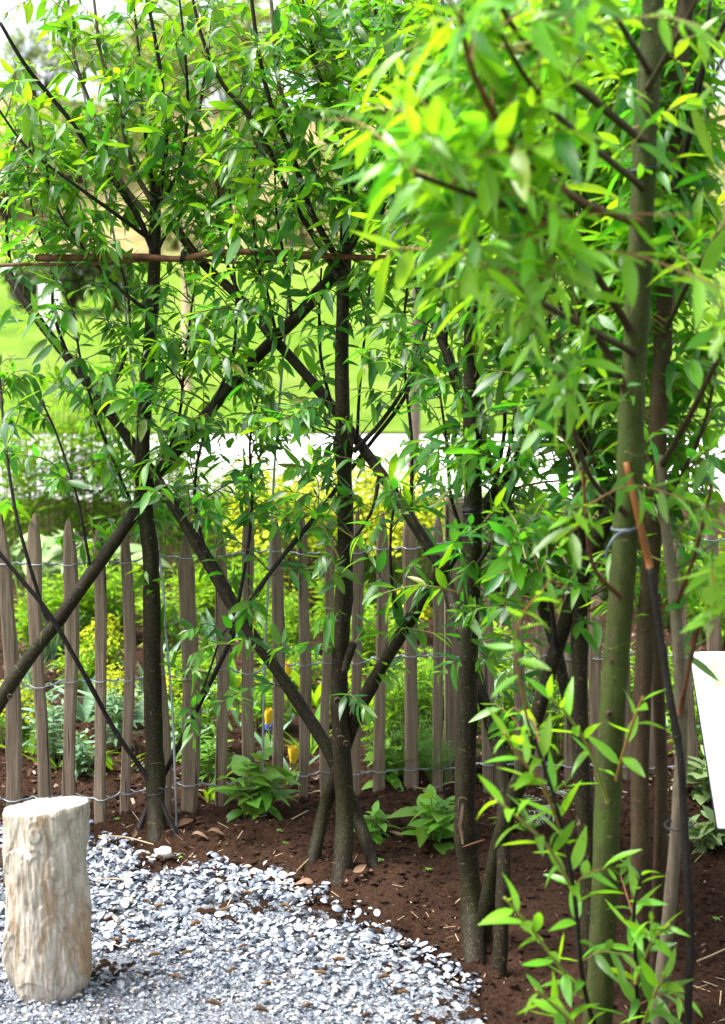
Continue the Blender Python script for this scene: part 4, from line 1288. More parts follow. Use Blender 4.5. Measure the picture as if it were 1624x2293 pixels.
# ------------------------------------------------------------------ information panels
xl = 733 / FPX * 4.28
pa, pb = at(1545, 1459, 4.28 * 0.99), at(1616, 1855, 3.9 * 0.985)
sg = thing('information_panel', 'white tilted information panel with green corner square at the right edge', 'sign', Vector((pb.x + 0.21, (pa.y + pb.y) / 2, 0)))
so = Vector(sg.location)
up = (pa - pb); ul = up.length; up.normalize()
rt = Vector((1, 0.0, 0)); up = (up - rt * up.dot(rt)).normalized(); nm = rt.cross(up)
pb2 = Vector((pa.x, pb.y, pb.z))


def slab(name, x0, x1, y0, y1, z0, z1, mat, par, rnd=0.0):
    pts = []
    if rnd:
        for cx_, cy_, a0 in ((x1 - rnd, y1 - rnd, 0), (x0 + rnd, y1 - rnd, 90), (x0 + rnd, y0 + rnd, 180), (x1 - rnd, y0 + rnd, 270)):
            for k in range(4):
                a = math.radians(a0 + k * 30)
                pts.append((cx_ + rnd * math.cos(a), cy_ + rnd * math.sin(a)))
    else:
        pts = [(x1, y1), (x0, y1), (x0, y0), (x1, y0)]
    n = len(pts)
    V = [tuple(pb2 + rt * x + up * y + nm * z - so) for z in (z0, z1) for x, y in pts]
    F = [tuple(range(n, 2 * n)), tuple(range(n - 1, -1, -1))] + [(i, (i + 1) % n, n + (i + 1) % n, n + i) for i in range(n)]
    me = bpy.data.meshes.new(name); me.from_pydata(V, [], F); me.materials.append(mat)
    return link(name, me, None, par)


slab('board', 0, 0.42, 0, ul, -0.006, 0, M['signwhite'], sg, 0.006)
slab('edge_strip', -0.0025, 0.4225, -0.0025, ul + 0.0025, -0.010, -0.0065, M['signedge'], sg, 0.007)
gq = slab('printed_square', 0.055, 0.155, ul - 0.12, ul - 0.025, 0.0005, 0.0012, M['signgreen'], sg)
ringp = []
V, F = [], []
for i in range(28):
    a = i / 28 * 2 * math.pi
    for rr in (0.024, 0.034):
        V.append(tuple(pb2 + rt * (0.105 + rr * math.cos(a)) + up * (ul - 0.0725 + rr * math.sin(a)) + nm * 0.0022 - so))
F = [(2 * i, 2 * i + 1, (2 * i + 3) % 56, (2 * i + 2) % 56) for i in range(28)]
me = bpy.data.meshes.new('printed_ring'); me.from_pydata(V, [], F); me.materials.append(M['signwhite']); link('printed_ring', me, None, gq)
for k in range(4):
    slab('printed_line', 0.09, 0.34 - 0.03 * (k % 2), ul - 0.2 - 0.014 * k, ul - 0.196 - 0.014 * k, 0.0005, 0.001, M['signgrey'], sg)
pc = pb2 + rt * 0.21 + up * ul * 0.5 + nm * -0.012
tube('post', [Vector((pc.x, pc.y + 0.01, -0.05)), Vector((pc.x, pc.y + 0.005, pc.z * 0.6)), pc], [0.018] * 3, 10, M['signedge'], sg, so)

# far panel on the lawn
Yf = 33.0
c0 = at(112, 695, Yf)
c0.z = float(hill(np.array(c0.x), np.array(c0.y))) + 0.02
fs = thing('lawn_sign', 'small white sign board standing far up the lawn', 'sign', c0)
zt = at(112, 632, Yf).z - c0.z
wv_ = 24 / FPX * Yf
V = [(sx * wv_, sy * 0.03, z) for z in (0.04, zt) for sx, sy in ((-1, -1), (1, -1), (1, 1), (-1, 1))]
F = [(0, 1, 5, 4), (1, 2, 6, 5), (2, 3, 7, 6), (3, 0, 4, 7), (4, 5, 6, 7), (3, 2, 1, 0)]
me = bpy.data.meshes.new('board'); me.from_pydata(V, [], F); me.materials.append(M['signwhite']); link('board', me, None, fs)
for nm_, mt, x0, x1, z0, z1 in (('printed_patch', M['signred'], -0.9, -0.65, 0.12, 0.3), ('printed_band', M['signgrey'], -0.6, 0.7, 0.86, 0.93), ('printed_patch', M['signred'], 0.4, 0.8, 0.22, 0.35)):
    V = [(x * wv_, -0.034, z * zt) for x, z in ((x0, z0), (x1, z0), (x1, z1), (x0, z1))]
    me = bpy.data.meshes.new(nm_); me.from_pydata(V, [], [(0, 1, 2, 3)]); me.materials.append(mt); link(nm_, me, None, fs)
for sx in (-0.7, 0.7):
    tube('leg', [c0 + Vector((sx * wv_, 0.05, -0.1)), c0 + Vector((sx * wv_, 0.05, zt * 0.6))], [0.025, 0.025], 6, M['signedge'], fs, c0)

# ------------------------------------------------------------------ plants of the bed


def emit_leaves(recs, protos, key, mat, root, base, singles):
    if singles:
        recs = sorted(recs, key=lambda r: -r[2])
        for r in recs[:singles]:
            single_leaf(r, protos, key, mat, root, base)
        recs = recs[singles:]
    merge_leaves('foliage', recs, protos, mat, root, base)


def stem_tube(root, base, P, r0, r1, mat, sides=5):
    n = len(P)
    return tube('stem', P, [r0 + (r1 - r0) * i / (n - 1) for i in range(n)], sides, mat, root, base, cap=False)


def leafy(name, label, base, H, Rr, nst, ll, mat, protos, key, group=None, pairs=6, lean=0.35, tint=0.4, singles=0, smat=None, droop=0.4, cat='plant', sr=0.003, start=0.2):
    root = thing(name, label, cat, base, group)
    recs = []
    for k in range(nst):
        a = random.uniform(0, 6.28); rr = Rr * math.sqrt(random.random())
        hh = H * random.uniform(0.7, 1.02) * (1 - 0.35 * (rr / Rr) ** 2 if Rr > 0 else 1)
        p0 = base + Vector((rr * 0.45 * math.cos(a), rr * 0.45 * math.sin(a), -0.01))
        p1 = base + Vector((rr * math.cos(a), rr * math.sin(a), hh)) + Vector((random.gauss(0, lean * 0.1), random.gauss(0, lean * 0.1), 0)) * H
        P = catmull([p0, p0.lerp(p1, 0.5) + Vector((0, 0, 0.08 * H)), p1], 7)
        stem_tube(root, base, P, sr, sr * 0.45, smat or M['stem'])
        ph = random.uniform(0, 6.28)
        for q in range(pairs):
            s = start + (1 - start) * (q + random.uniform(0.1, 0.9)) / pairs
            i = min(6, int(s * 7)); p = P[i].lerp(P[i + 1], s * 7 - i)
            T = (P[i + 1] - P[i]).normalized()
            for side in (0, 1):
                aa = ph + q * 1.57 + side * math.pi + random.gauss(0, 0.25)
                out = Vector((math.cos(aa), math.sin(aa), 0))
                dr = out + T * random.uniform(0.2, 0.8) * (0.6 + s) + Vector((0, 0, -droop * random.random()))
                recs.append(leaf_rec(p, dr, Vector((random.gauss(0, .3), random.gauss(0, .3), 1)), ll * random.uniform(0.65, 1.1) * (1 - 0.4 * max(0, s - 0.7) / 0.3), random.randrange(12), tint + 0.35 * (s - 0.5) + random.gauss(0, .1)))
    emit_leaves(recs, protos, key, mat, root, base, singles)
    return root


def spurge(label, base, H, Rr, nh):
    root = thing('spurge_clump', label, 'plant', base, 'yellow spurge clumps behind the fence')
    recs, low = [], []
    for k in range(nh):
        a = random.uniform(0, 6.28); f = math.sqrt(random.random())
        hz = H * (math.sqrt(max(0.05, 1 - 0.75 * f * f))) * random.uniform(0.86, 1.04)
        p1 = base + Vector((Rr * f * math.cos(a), Rr * f * math.sin(a), hz))
        p0 = base + Vector((Rr * 0.35 * f * math.cos(a), Rr * 0.35 * f * math.sin(a), 0))
        if k % 3 == 0:
            stem_tube(root, base, [p0, p0.lerp(p1, .5) + Vector((0, 0, .02)), p1], 0.003, 0.002, M['stem'], 4)
        nrm = Vector((f * math.cos(a), f * math.sin(a), 0.9)).normalized()
        cr = random.uniform(0.02, 0.034) * (1.5 if base.y > 7 else 1)
        for q in range(12):
            b_ = random.uniform(0, 6.28); g = math.sqrt(random.random())
            t1 = nrm.orthogonal().normalized(); t2 = nrm.cross(t1)
            pp = p1 + (t1 * math.cos(b_) + t2 * math.sin(b_)) * cr * g + nrm * cr * 0.5 * (1 - g * g)
            dr = (t1 * math.cos(b_) + t2 * math.sin(b_)) + nrm * random.uniform(-0.1, 0.6)
            recs.append(leaf_rec(pp, dr, nrm + Vector((random.gauss(0, .3), random.gauss(0, .3), 0)), random.uniform(0.009, 0.016) * (1 + 0.8 * (base.y > 7)), 0, random.random()))
        for q in range(5):
            s = random.uniform(0.35, 0.9); b_ = random.uniform(0, 6.28)
            low.append(leaf_rec(p0.lerp(p1, s), Vector((math.cos(b_), math.sin(b_), random.uniform(-0.2, 0.5))), Vector((0, 0, 1)), random.uniform(0.03, 0.05), random.randrange(2), 0.1))
    merge_leaves('bracts', recs, ROUND, M['bract'], root, base)
    merge_leaves('foliage', low, LANCE, M['herb'], root, base)


def gY(u, v): return gv(u, v)


for lab, u, v, H, Rr, nh in (
    ('yellow spurge dome seen between fourth and fifth pale', 232, 1560, 0.36, 0.115, 60),
    ('lower yellow spurge dome just below the one by the bent pale', 258, 1640, 0.26, 0.10, 55),
    ('yellow spurge clump low at the far left behind the first pales', 28, 1680, 0.27, 0.15, 80),
    ('small yellow spurge left of the wide pale', 392, 1590, 0.16, 0.07, 25),
    ('big yellow spurge mass right above the shredded stump', 620, 1385, 0.82, 0.30, 230),
    ('big yellow spurge mass between the stump and the middle trunk', 715, 1370, 0.86, 0.30, 230),
    ('big yellow spurge mass directly right of the middle trunk', 825, 1365, 0.82, 0.30, 230),
    ('big yellow spurge mass behind the crossing poles', 925, 1370, 0.80, 0.28, 210),
    ('far yellow spurge at the back of the bed left of the middle trunk', 560, 1310, 0.80, 0.28, 180),
    ('far yellow spurge at the back of the bed near the white path', 770, 1300, 0.86, 0.33, 200),
    ('yellow spurge low behind the right crossing poles', 905, 1450, 0.28, 0.14, 50),
):
    spurge(lab, gY(u, v), H, Rr, nh)

for lab, u, v, H, Rr, n, ll, tn in (
    ('lush green bushy herb at the far left against the white path', 40, 1300, 0.9, 0.28, 42, 0.09, 0.5),
    ('lush green bushy herb, second from the left edge', 125, 1310, 0.98, 0.28, 44, 0.09, 0.45),
    ('lush green bushy herb left of the trunk by the stump', 205, 1300, 1.0, 0.28, 44, 0.09, 0.5),
    ('lush green bushy herb behind the trunk by the stump', 290, 1305, 1.02, 0.28, 44, 0.09, 0.4),
    ('lush green bushy herb just right of the trunk by the stump', 385, 1310, 0.85, 0.26, 38, 0.08, 0.4),
    ('lush green bushy herb between the two left trunks', 480, 1320, 0.72, 0.25, 34, 0.08, 0.35),
    ('fresh green herb behind the third pale', 175, 1450, 0.42, 0.16, 26, 0.07, 0.6),
    ('fresh green herb behind the bent pale', 262, 1440, 0.45, 0.16, 26, 0.07, 0.6),
    ('fresh green herb low left behind the first pales', 90, 1470, 0.34, 0.14, 20, 0.07, 0.5),
    ('fresh green herb left of the wide pale', 385, 1470, 0.4, 0.14, 20, 0.07, 0.55),
    ('pale green tall herb behind the torn bark trunk', 1060, 1330, 0.75, 0.26, 30, 0.09, 0.7),
    ('pale green tall herb behind the slender trunk', 1180, 1340, 0.75, 0.26, 30, 0.09, 0.6),
    ('tall green herb behind the near cluster of stems', 1330, 1360, 0.62, 0.26, 30, 0.09, 0.5),
    ('tall green herb at the right behind the last pales', 1490, 1400, 0.5, 0.26, 30, 0.09, 0.5),
    ('green herb at the far right edge behind the panel', 1610, 1440, 0.5, 0.24, 26, 0.09, 0.5),
    ('small lobed green herb right of the shredded stump', 645, 1478, 0.36, 0.15, 30, 0.05, 0.45),
    ('small lobed green herb behind the bluebells', 610, 1500, 0.28, 0.12, 20, 0.05, 0.4),
    ('green herb between the wide pale and the ninth pale', 470, 1420, 0.42, 0.18, 26, 0.08, 0.5),
    ('green herb right of the ninth pale', 585, 1430, 0.42, 0.16, 24, 0.07, 0.5),
    ('green herb behind the middle trunk', 760, 1440, 0.36, 0.16, 24, 0.07, 0.45),
    ('low green herb behind the bent pale', 205, 1560, 0.26, 0.14, 20, 0.06, 0.5),
    ('low green herb under the shredded stump', 660, 1560, 0.22, 0.12, 20, 0.05, 0.45),
    ('low green herb behind the wide pale', 440, 1570, 0.24, 0.13, 18, 0.06, 0.5),
    ('low green herb right of the middle trunk', 835, 1500, 0.3, 0.14, 20, 0.06, 0.5),
    ('low green herb behind the torn bark trunk', 1130, 1560, 0.3, 0.16, 20, 0.06, 0.4),
    ('low green herb behind the right crossing poles', 960, 1600, 0.26, 0.14, 18, 0.06, 0.5),
    ('low green herb between the near stems and the fence', 1440, 1620, 0.3, 0.16, 20, 0.06, 0.4),
):
    leafy('bushy_herb', lab, gY(u, v), H * (1.62 if v < 1315 else 1.35 if v < 1330 else 1.2), Rr * 1.15, int(n * 1.5), ll * 1.1, M['herb'], LANCE, 'l', 'green herbs of the planting bed', pairs=9, tint=tn + .1)

# broad glossy plants behind the left pales
for lab, u, v, H, n, ll, mt in (
    ('large pale broad leaved plant between the first and second pale', 55, 1400, 0.48, 9, 0.24, 'pale'),
    ('large pale broad leaved plant between the second and third pale', 130, 1390, 0.5, 10, 0.25, 'pale'),
    ('large pale broad leaved plant behind the bent pale', 235, 1395, 0.52, 10, 0.24, 'pale'),
    ('broad leaved plant at the far left edge behind the first pale', -20, 1390, 0.5, 9, 0.25, 'pale')):
    base = gY(u, v)
    root = thing('broad_leaf_plant', lab, 'plant', base, 'pale broad leaved plants')
    for k in range(n):
        a = random.uniform(0, 6.28)
        rr = random.uniform(0.05, 0.22)
        p1 = base + Vector((rr * math.cos(a), rr * math.sin(a), H * random.uniform(0.55, 1.0)))
        P = catmull([base, base.lerp(p1, 0.6) + Vector((0, 0, 0.05)), p1], 6)
        stem_tube(root, base, P, 0.006, 0.004, M['stem'])
        single_leaf(leaf_rec(p1, Vector((math.cos(a), math.sin(a), random.uniform(-0.4, 0.25))), Vector((0, -0.3, 1)), ll * random.uniform(0.75, 1.1), random.randrange(4), random.uniform(0.3, 0.9)), BROAD, 'b', M[mt], root, base)


def strap_clump(name, label, base, n, ll, mat, group=None, up=1.1):
    root = thing(name, label, 'plant', base, group)
    for k in range(n):
        a = random.uniform(0, 6.28)
        single_leaf(leaf_rec(base + Vector((random.gauss(0, .012), random.gauss(0, .012), -0.005)), Vector((math.cos(a), math.sin(a), up * random.uniform(0.7, 2.2))), Vector((-math.cos(a), -math.sin(a), 0.8)), ll * random.uniform(0.6, 1.1), random.randrange(3), random.uniform(0.1, 0.8)), STRAP, 's', mat, root, base)
    return root


for lab, u, v, n, ll, mt in (
    ('glaucous strap leaved clump behind the third and fourth pale', 190, 1630, 11, 0.26, 'glauc'),
    ('glaucous strap leaved clump left of the trunk by the stump', 300, 1640, 11, 0.28, 'glauc'),
    ('glaucous strap leaved clump behind the trunk by the stump', 330, 1560, 9, 0.26, 'glauc'),
    ('broad strap leaved bulb right of the wide pale', 455, 1700, 7, 0.22, 'glauc'),
    ('broad strap leaved bulb behind the wide pale', 400, 1640, 8, 0.25, 'glauc'),
    ('broad strap leaved bulb left of the yellow tulips', 530, 1640, 7, 0.24, 'glauc'),
    ('upright strap leaved clump behind the right crossing pole foot', 870, 1640, 8, 0.22, 'herb'),
    ('upright lily clump just left of the middle trunk', 712, 1590, 14, 0.34, 'herb'),
    ('upright lily clump behind the eighth pale', 478, 1480, 10, 0.32, 'glauc'),
    ('strap leaved clump low behind the first pale', 60, 1700, 8, 0.2, 'herb'),
    ('strap leaved clump low behind the second pale', 130, 1740, 8, 0.16, 'herb'),
    ('low arching strap leaves left of the trunk by the stump', 262, 1745, 9, 0.17, 'herb'),
    ('low arching strap leaves right of the wide pale', 470, 1790, 8, 0.15, 'herb'),
    ('arching strap leaves below the bluebells', 690, 1700, 9, 0.18, 'herb'),
    ('glaucous strap leaves right beside the white panel', 1590, 1660, 7, 0.24, 'glauc'),
    ('strap leaved clump between the first and second pale, midway up', 62, 1600, 10, 0.28, 'glauc'),
    ('strap leaved clump right behind the bent pale foot', 215, 1720, 9, 0.2, 'herb'),
    ('strap leaved clump right of the trunk by the stump', 380, 1720, 9, 0.24, 'glauc'),
    ('strap leaved clump behind the ninth pale', 520, 1560, 10, 0.3, 'herb'),
    ('strap leaved clump behind the tenth pale', 590, 1620, 10, 0.26, 'herb'),
    ('strap leaved clump close right of the bluebells', 700, 1640, 12, 0.28, 'herb'),
    ('strap leaved clump just right of the middle trunk', 830, 1600, 10, 0.26, 'herb'),
    ('strap leaved clump behind the torn bark trunk', 1075, 1600, 10, 0.26, 'glauc'),
    ('strap leaved clump behind the leaning pole at right', 1180, 1600, 10, 0.26, 'herb'),
    ('strap leaved clump right of the slender trunk', 1370, 1600, 10, 0.26, 'herb'),
    ('glaucous strap leaves behind the near cluster of stems', 1490, 1650, 8, 0.22, 'glauc'),
    ('strap leaves behind the slender trunk', 1240, 1640, 8, 0.22, 'herb'),
):
    strap_clump('strap_leaf_plant', lab, gY(u, v), n, ll, M[mt], 'strap leaved bulbs of the planting bed')

for lab, u, Y, H, Rr, n, ll, mt in (
    ('fresh green upright shrub just right of the middle trunk', 850, 5.05, 0.46, 0.09, 9, 0.085, 'herb'),
    ('fresh green upright shrub behind the right crossing pole', 945, 5.08, 0.5, 0.1, 11, 0.085, 'herb'),
    ('fresh green upright shrub directly behind the torn bark trunk', 1040, 5.05, 0.46, 0.1, 10, 0.08, 'herb'),
    ('fresh green upright shrub between the torn bark trunk and leaning pole', 1130, 5.08, 0.5, 0.1, 10, 0.08, 'herb'),
    ('fresh green upright shrub behind the slender trunk', 1230, 5.06, 0.48, 0.1, 10, 0.08, 'herb'),
    ('fresh green upright shrub left of the white panel', 1545, 5.06, 0.42, 0.1, 10, 0.08, 'herb'),
    ('fresh green upright shrub behind the wide pale', 440, 5.2, 0.4, 0.1, 10, 0.08, 'herb'),
    ('fresh green upright shrub behind the second pale', 115, 5.1, 0.36, 0.1, 9, 0.07, 'glauc'),
    ('fresh green upright shrub left of the trunk by the stump', 265, 5.2, 0.36, 0.1, 9, 0.07, 'glauc'),
    ('fresh green upright shrub between the ninth and tenth pale', 590, 5.5, 0.38, 0.1, 10, 0.07, 'herb'),
    ('low leafy plant behind the wide pale foot', 455, 4.95, 0.2, 0.08, 7, 0.08, 'broad'),
    ('low leafy plant behind the third pale foot', 185, 4.95, 0.2, 0.08, 7, 0.08, 'glauc')):
    leafy('upright_shrub', lab, gnd(u, Y), H, Rr, n, ll, M[mt], LANCE, 'l', 'upright leafy shrubs along the fence', pairs=9, tint=.5, singles=120)

# tulips
PET = leaf_proto(0.62, -0.18, 0.5, 5, 0.5)
for lab, u, vb, vt in (('yellow tulip beside the bluebells, topmost of three', 642, 1640, 1468), ('yellow tulip against the thin stake, middle of three', 600, 1700, 1575), ('yellow tulip above the leafy front plant, lowest of three', 655, 1790, 1700)):
    base = gY(u, vb)
    if base.y < 4.80: base = gnd(u, 4.84)
    topz = at(u, vt + 48, base.y).z
    root = thing('tulip', lab, 'flower', base, 'yellow tulips')
    p1 = Vector((base.x + 0.004, base.y, max(0.1, topz)))
    stem_tube(root, base, [base, base.lerp(p1, .5) + Vector((.006, 0, 0)), p1], 0.004, 0.003, M['stem'], 6)
    for k in range(3):
        a = k * 2.1 + random.random()
        single_leaf(leaf_rec(base, Vector((math.cos(a) * .5, math.sin(a) * .5, 1)), Vector((-math.cos(a), -math.sin(a), .4)), random.uniform(0.15, 0.2), k, .5), STRAP, 's', M['glauc'], root, base)
    fl = None
    for k in range(6):
        a = k * math.pi / 3 + (0.2 if k % 2 else 0)
        rr = 0.006 + 0.004 * (k % 2)
        d = Vector((math.cos(a) * .28, math.sin(a) * .28, 1)); n_ = Vector((-math.cos(a), -math.sin(a), 0.2))
        single_leaf(leaf_rec(p1 + Vector((rr * math.cos(a), rr * math.sin(a), 0)), d, n_, 0.062, 0, .5), [PET], 'petal', M['yellow'], root, base, 'petal')

# grape hyacinths
FLO = leaf_proto(0.9, 0.1, 0.6, 2, 0.5)
for lab, u, v in (('blue grape hyacinth, leftmost of the trio above the tulip', 628, 1580), ('blue grape hyacinth, middle of the trio above the tulip', 655, 1570), ('blue grape hyacinth, rightmost of the trio by the pale', 684, 1572),
                  ('blue grape hyacinth alone below the trio', 602, 1690), ('blue grape hyacinth far back behind the middle trunk', 770, 1440), ('blue grape hyacinth at the edge of the wide pale', 556, 1600)):
    base = gY(u, v)
    root = thing('grape_hyacinth', lab, 'flower', base, 'blue grape hyacinths')
    hh = random.uniform(0.14, 0.17)
    p1 = base + Vector((0.004, 0, hh))
    stem_tube(root, base, [base, p1], 0.0025, 0.002, M['stem'])
    recs = []
    for k in range(60):
        f = k / 60; a = k * 2.4
        rr = 0.013 * math.sin(math.pi * (0.15 + 0.8 * f)) ** 0.6 * (1.1 - 0.6 * f)
        recs.append(leaf_rec(base + Vector((0.004 + rr * .4 * math.cos(a), rr * .4 * math.sin(a), hh - 0.045 + 0.055 * f)), Vector((math.cos(a), math.sin(a), -.2)), Vector((0, 0, 1)), rr + 0.004, 0, random.random()))
    merge_leaves('florets', recs, [FLO], M['blue'], root, base)
    for k in range(5):
        a = random.uniform(0, 6.28)
        single_leaf(leaf_rec(base, Vector((math.cos(a) * .6, math.sin(a) * .6, 1)), Vector((-math.cos(a), -math.sin(a), .5)), random.uniform(.1, .17), 1, .3), BLADE, 'bl', M['herb'], root, base)

# grass tufts
for lab, u, v, n, ll in (('fine blue green grass tuft behind the second pale', 112, 1480, 60, 0.28), ('fine grass tuft behind the third pale top', 240, 1390, 60, 0.3), ('grass tuft low at the far left', 70, 1540, 50, 0.2),
                         ('thin grass tuft left of the middle trunk foot', 640, 1760, 36, 0.12), ('thin grass tuft behind the crossing pole', 850, 1560, 40, 0.2), ('thin grass tuft in the gap by the slender trunk', 1250, 1960, 12, 0.06)):
    base = gY(u, v)
    root = thing('grass_tuft', lab, 'grass', base, 'grass tufts of the planting bed')
    recs = []
    for k in range(n):
        a = random.uniform(0, 6.28)
        recs.append(leaf_rec(base + Vector((random.gauss(0, .02), random.gauss(0, .02), -.003)), Vector((math.cos(a) * .5, math.sin(a) * .5, random.uniform(.7, 2))), Vector((-math.cos(a), -math.sin(a), .6)), ll * random.uniform(.5, 1.1), random.randrange(3), random.uniform(.2, .8)))
    merge_leaves('blades', recs, BLADE, M['glauc'] if n > 45 else M['herb'], root, base)

# feathery plants
NEED = [leaf_proto(0.09, 0.2, 0.2, 2, 0.5)]


def feathery(label, base, H, Rr, nf):
    root = thing('feathery_herb', label, 'plant', base, 'feathery green herbs')
    recs = []
    for k in range(nf):
        a = random.uniform(0, 6.28); f = math.sqrt(random.random())
        p1 = base + Vector((Rr * f * math.cos(a), Rr * f * math.sin(a), H * random.uniform(0.45, 1.0) * (1 - .25 * f)))
        p0 = base + Vector((0.2 * Rr * math.cos(a), 0.2 * Rr * math.sin(a), 0))
        P = catmull([p0, p0.lerp(p1, .55) + Vector((0, 0, .05 * H)), p1], 6)
        stem_tube(root, base, P, 0.0022, 0.001, M['stem'], 4)
        for q in range(11):
            s = random.uniform(0.35, 1.0); i = min(5, int(s * 6)); p = P[i].lerp(P[i + 1], s * 6 - i)
            b_ = random.uniform(0, 6.28)
            d = Vector((math.cos(b_), math.sin(b_), random.uniform(-.1, .7))).normalized()
            fl = random.uniform(.03, .06)
            for m_ in range(9):
                ss = (m_ + 1) / 9
                pp = p + d * fl * ss
                e = d.cross(Vector((0, 0, 1))).normalized() * (1 if m_ % 2 else -1)
                recs.append(leaf_rec(pp, d * .6 + e + Vector((0, 0, random.gauss(.1, .3))), Vector((0, 0, 1)), fl * random.uniform(.3, .55) * (1.1 - .6 * ss), 0, random.uniform(.2, .9)))
    merge_leaves('fronds', recs, NEED, M['feather'], root, base)


for lab, u, Y, H, Rr, nf in (('tall feathery herb right of the crossing pole', 925, 5.12, 0.55, 0.14, 55), ('tall feathery herb left of the torn bark trunk', 1000, 5.1, 0.56, 0.13, 52), ('low feathery herb beside the middle trunk foot', 905, 4.93, 0.3, 0.14, 40),
                             ('low feathery herb left of the torn bark trunk foot', 985, 4.9, 0.28, 0.13, 40), ('feathery herb behind the right fence stretch', 1260, 5.15, 0.4, 0.13, 24)):
    feathery(lab, gnd(u, Y), H, Rr, nf)

# silvery cut leaved plants
for lab, u, Y, H, Rr, n in (('silvery cut leaved plant between two right pales', 1120, 5.1, 0.42, 0.12, 12), ('silvery cut leaved plant behind the leaning pole', 1215, 5.1, 0.46, 0.13, 13), ('low silvery cut leaved plant on the soil behind the sprigs', 1215, 4.45, 0.13, 0.12, 6), ('low silvery plant in the gap behind the near stems', 1270, 4.3, 0.15, 0.11, 5)):
    base = gnd(u, Y)
    root = thing('silver_plant', lab, 'plant', base, 'silvery cut leaved plants')
    recs = []
    for k in range(n):
        a = random.uniform(0, 6.28); f = random.uniform(.3, 1)
        p1 = base + Vector((Rr * f * math.cos(a), Rr * f * math.sin(a), H * random.uniform(.5, 1)))
        stem_tube(root, base, catmull([base, base.lerp(p1, .6) + Vector((0, 0, .03)), p1], 5), 0.0025, 0.0015, M['redstem'], 4)
        d = Vector((math.cos(a), math.sin(a), random.uniform(-.2, .3))).normalized()
        e = d.cross(Vector((0, 0, 1))).normalized()
        for m_ in range(6):
            ss = m_ / 5
            for sgn in (-1, 1):
                recs.append(leaf_rec(p1 + d * (0.09 * ss - .03), d * .7 + e * sgn, Vector((0, 0, 1)), 0.046 * (1.05 - .75 * ss), random.randrange(2), random.random()))
    merge_leaves('cut_leaves', recs, LANCE, M['silver'], root, base)

# leafy plants in front of the fence
for lab, u, v, H, Rr, n, ll, mt, pr in (
    ('leafy green plant in front of the pales left of the middle trunk', 570, 1828, 0.225, 0.08, 7, 0.125, 'broad', 4),
    ('small leafy plant right of the middle trunk foot', 838, 1885, 0.125, 0.03, 3, 0.08, 'broad', 4),
    ('leafy plant left of the torn bark trunk', 978, 1892, 0.19, 0.07, 5, 0.12, 'broad', 4),
    ('taller leafy plant behind the right crossing pole foot', 868, 1770, 0.24, 0.03, 3, 0.10, 'broad', 5),
    ('pale leafy plant under the white panel, upper one', 1583, 1800, 0.20, 0.06, 5, 0.11, 'pale', 4),
    ('pale leafy plant under the white panel, lower one', 1578, 1905, 0.15, 0.06, 5, 0.09, 'pale', 4),
    ('leafy plant on the soil right of the white panel foot', 1640, 1900, 0.14, 0.06, 4, 0.09, 'pale', 4),
    ('small round leaved plant in the gap right of the torn bark trunk', 1150, 1860, 0.08, 0.05, 4, 0.06, 'broad', 3),
):
    leafy('leafy_plant', lab, gY(u, v), H, Rr, n, ll, M[mt], BROAD, 'b', 'broad leaved plants in the soil', pairs=pr, tint=.55, singles=300, droop=.5, sr=.004, start=.15)
# little rosette under the first
for lab, u, v, s in (('pale seedling rosette in front of the leafy front plant', 560, 1838, .045), ('tiny seedling on the soil left of the middle trunk', 640, 1888, .014), ('tiny seedling near the shell edge', 625, 1872, .012),
                     ('tiny seedling beside the pale foot near the stump', 262, 1848, .013), ('tiny seedling right of the middle trunk', 852, 1950, .016), ('tiny seedling on bare soil by the torn bark trunk', 960, 1960, .014), ('tiny seedling at the far right soil', 1600, 2080, .018), ('tiny seedling by the white stone', 405, 1912, .012)):
    base = gY(u, v); base.z = float(soil_z(base.x, base.y))
    root = thing('seedling', lab, 'seedling', base, 'seedlings in the soil')
    for k in range(6):
        a = k * 1.05 + random.random() * .4
        single_leaf(leaf_rec(base + Vector((0, 0, s * .4)), Vector((math.cos(a), math.sin(a), .25)), Vector((0, 0, 1)), s * random.uniform(.8, 1.2), k, .7), BROAD, 'b', M['broad'], root, base)

# shredded old tree stump behind the fence
base = gY(672, 1388)
root = thing('tree_stump', 'dark red brown shredded tree stump under the yellow spurge', 'stump', base)
n = 26
V = []
for k, z in enumerate((-.03, .06, .16, .26, .34, .36)):
    for j in range(n):
        a = j / n * 2 * math.pi
        r = 0.125 * (1.15 - .25 * k / 5) * (1 + .18 * float(N1(math.cos(a) * 6 + 3, math.sin(a) * 6 + z * 2)))
        if k == 5: r *= .6
        V.append((r * math.cos(a), r * math.sin(a), z + (.05 * float(N2(j * .9, 3)) if k > 3 else 0)))
Q = [(k * n + j, k * n + (j + 1) % n, (k + 1) * n + (j + 1) % n, (k + 1) * n + j) for k in range(5) for j in range(n)]
c_ = len(V); V.append((0, 0, .33))
me = bpy.data.meshes.new('bark'); me.from_pydata(V, [], Q + [(5 * n + j, 5 * n + (j + 1) % n, c_) for j in range(n)]); me.materials.append(M['redbark'])
link('bark', me, None, root)

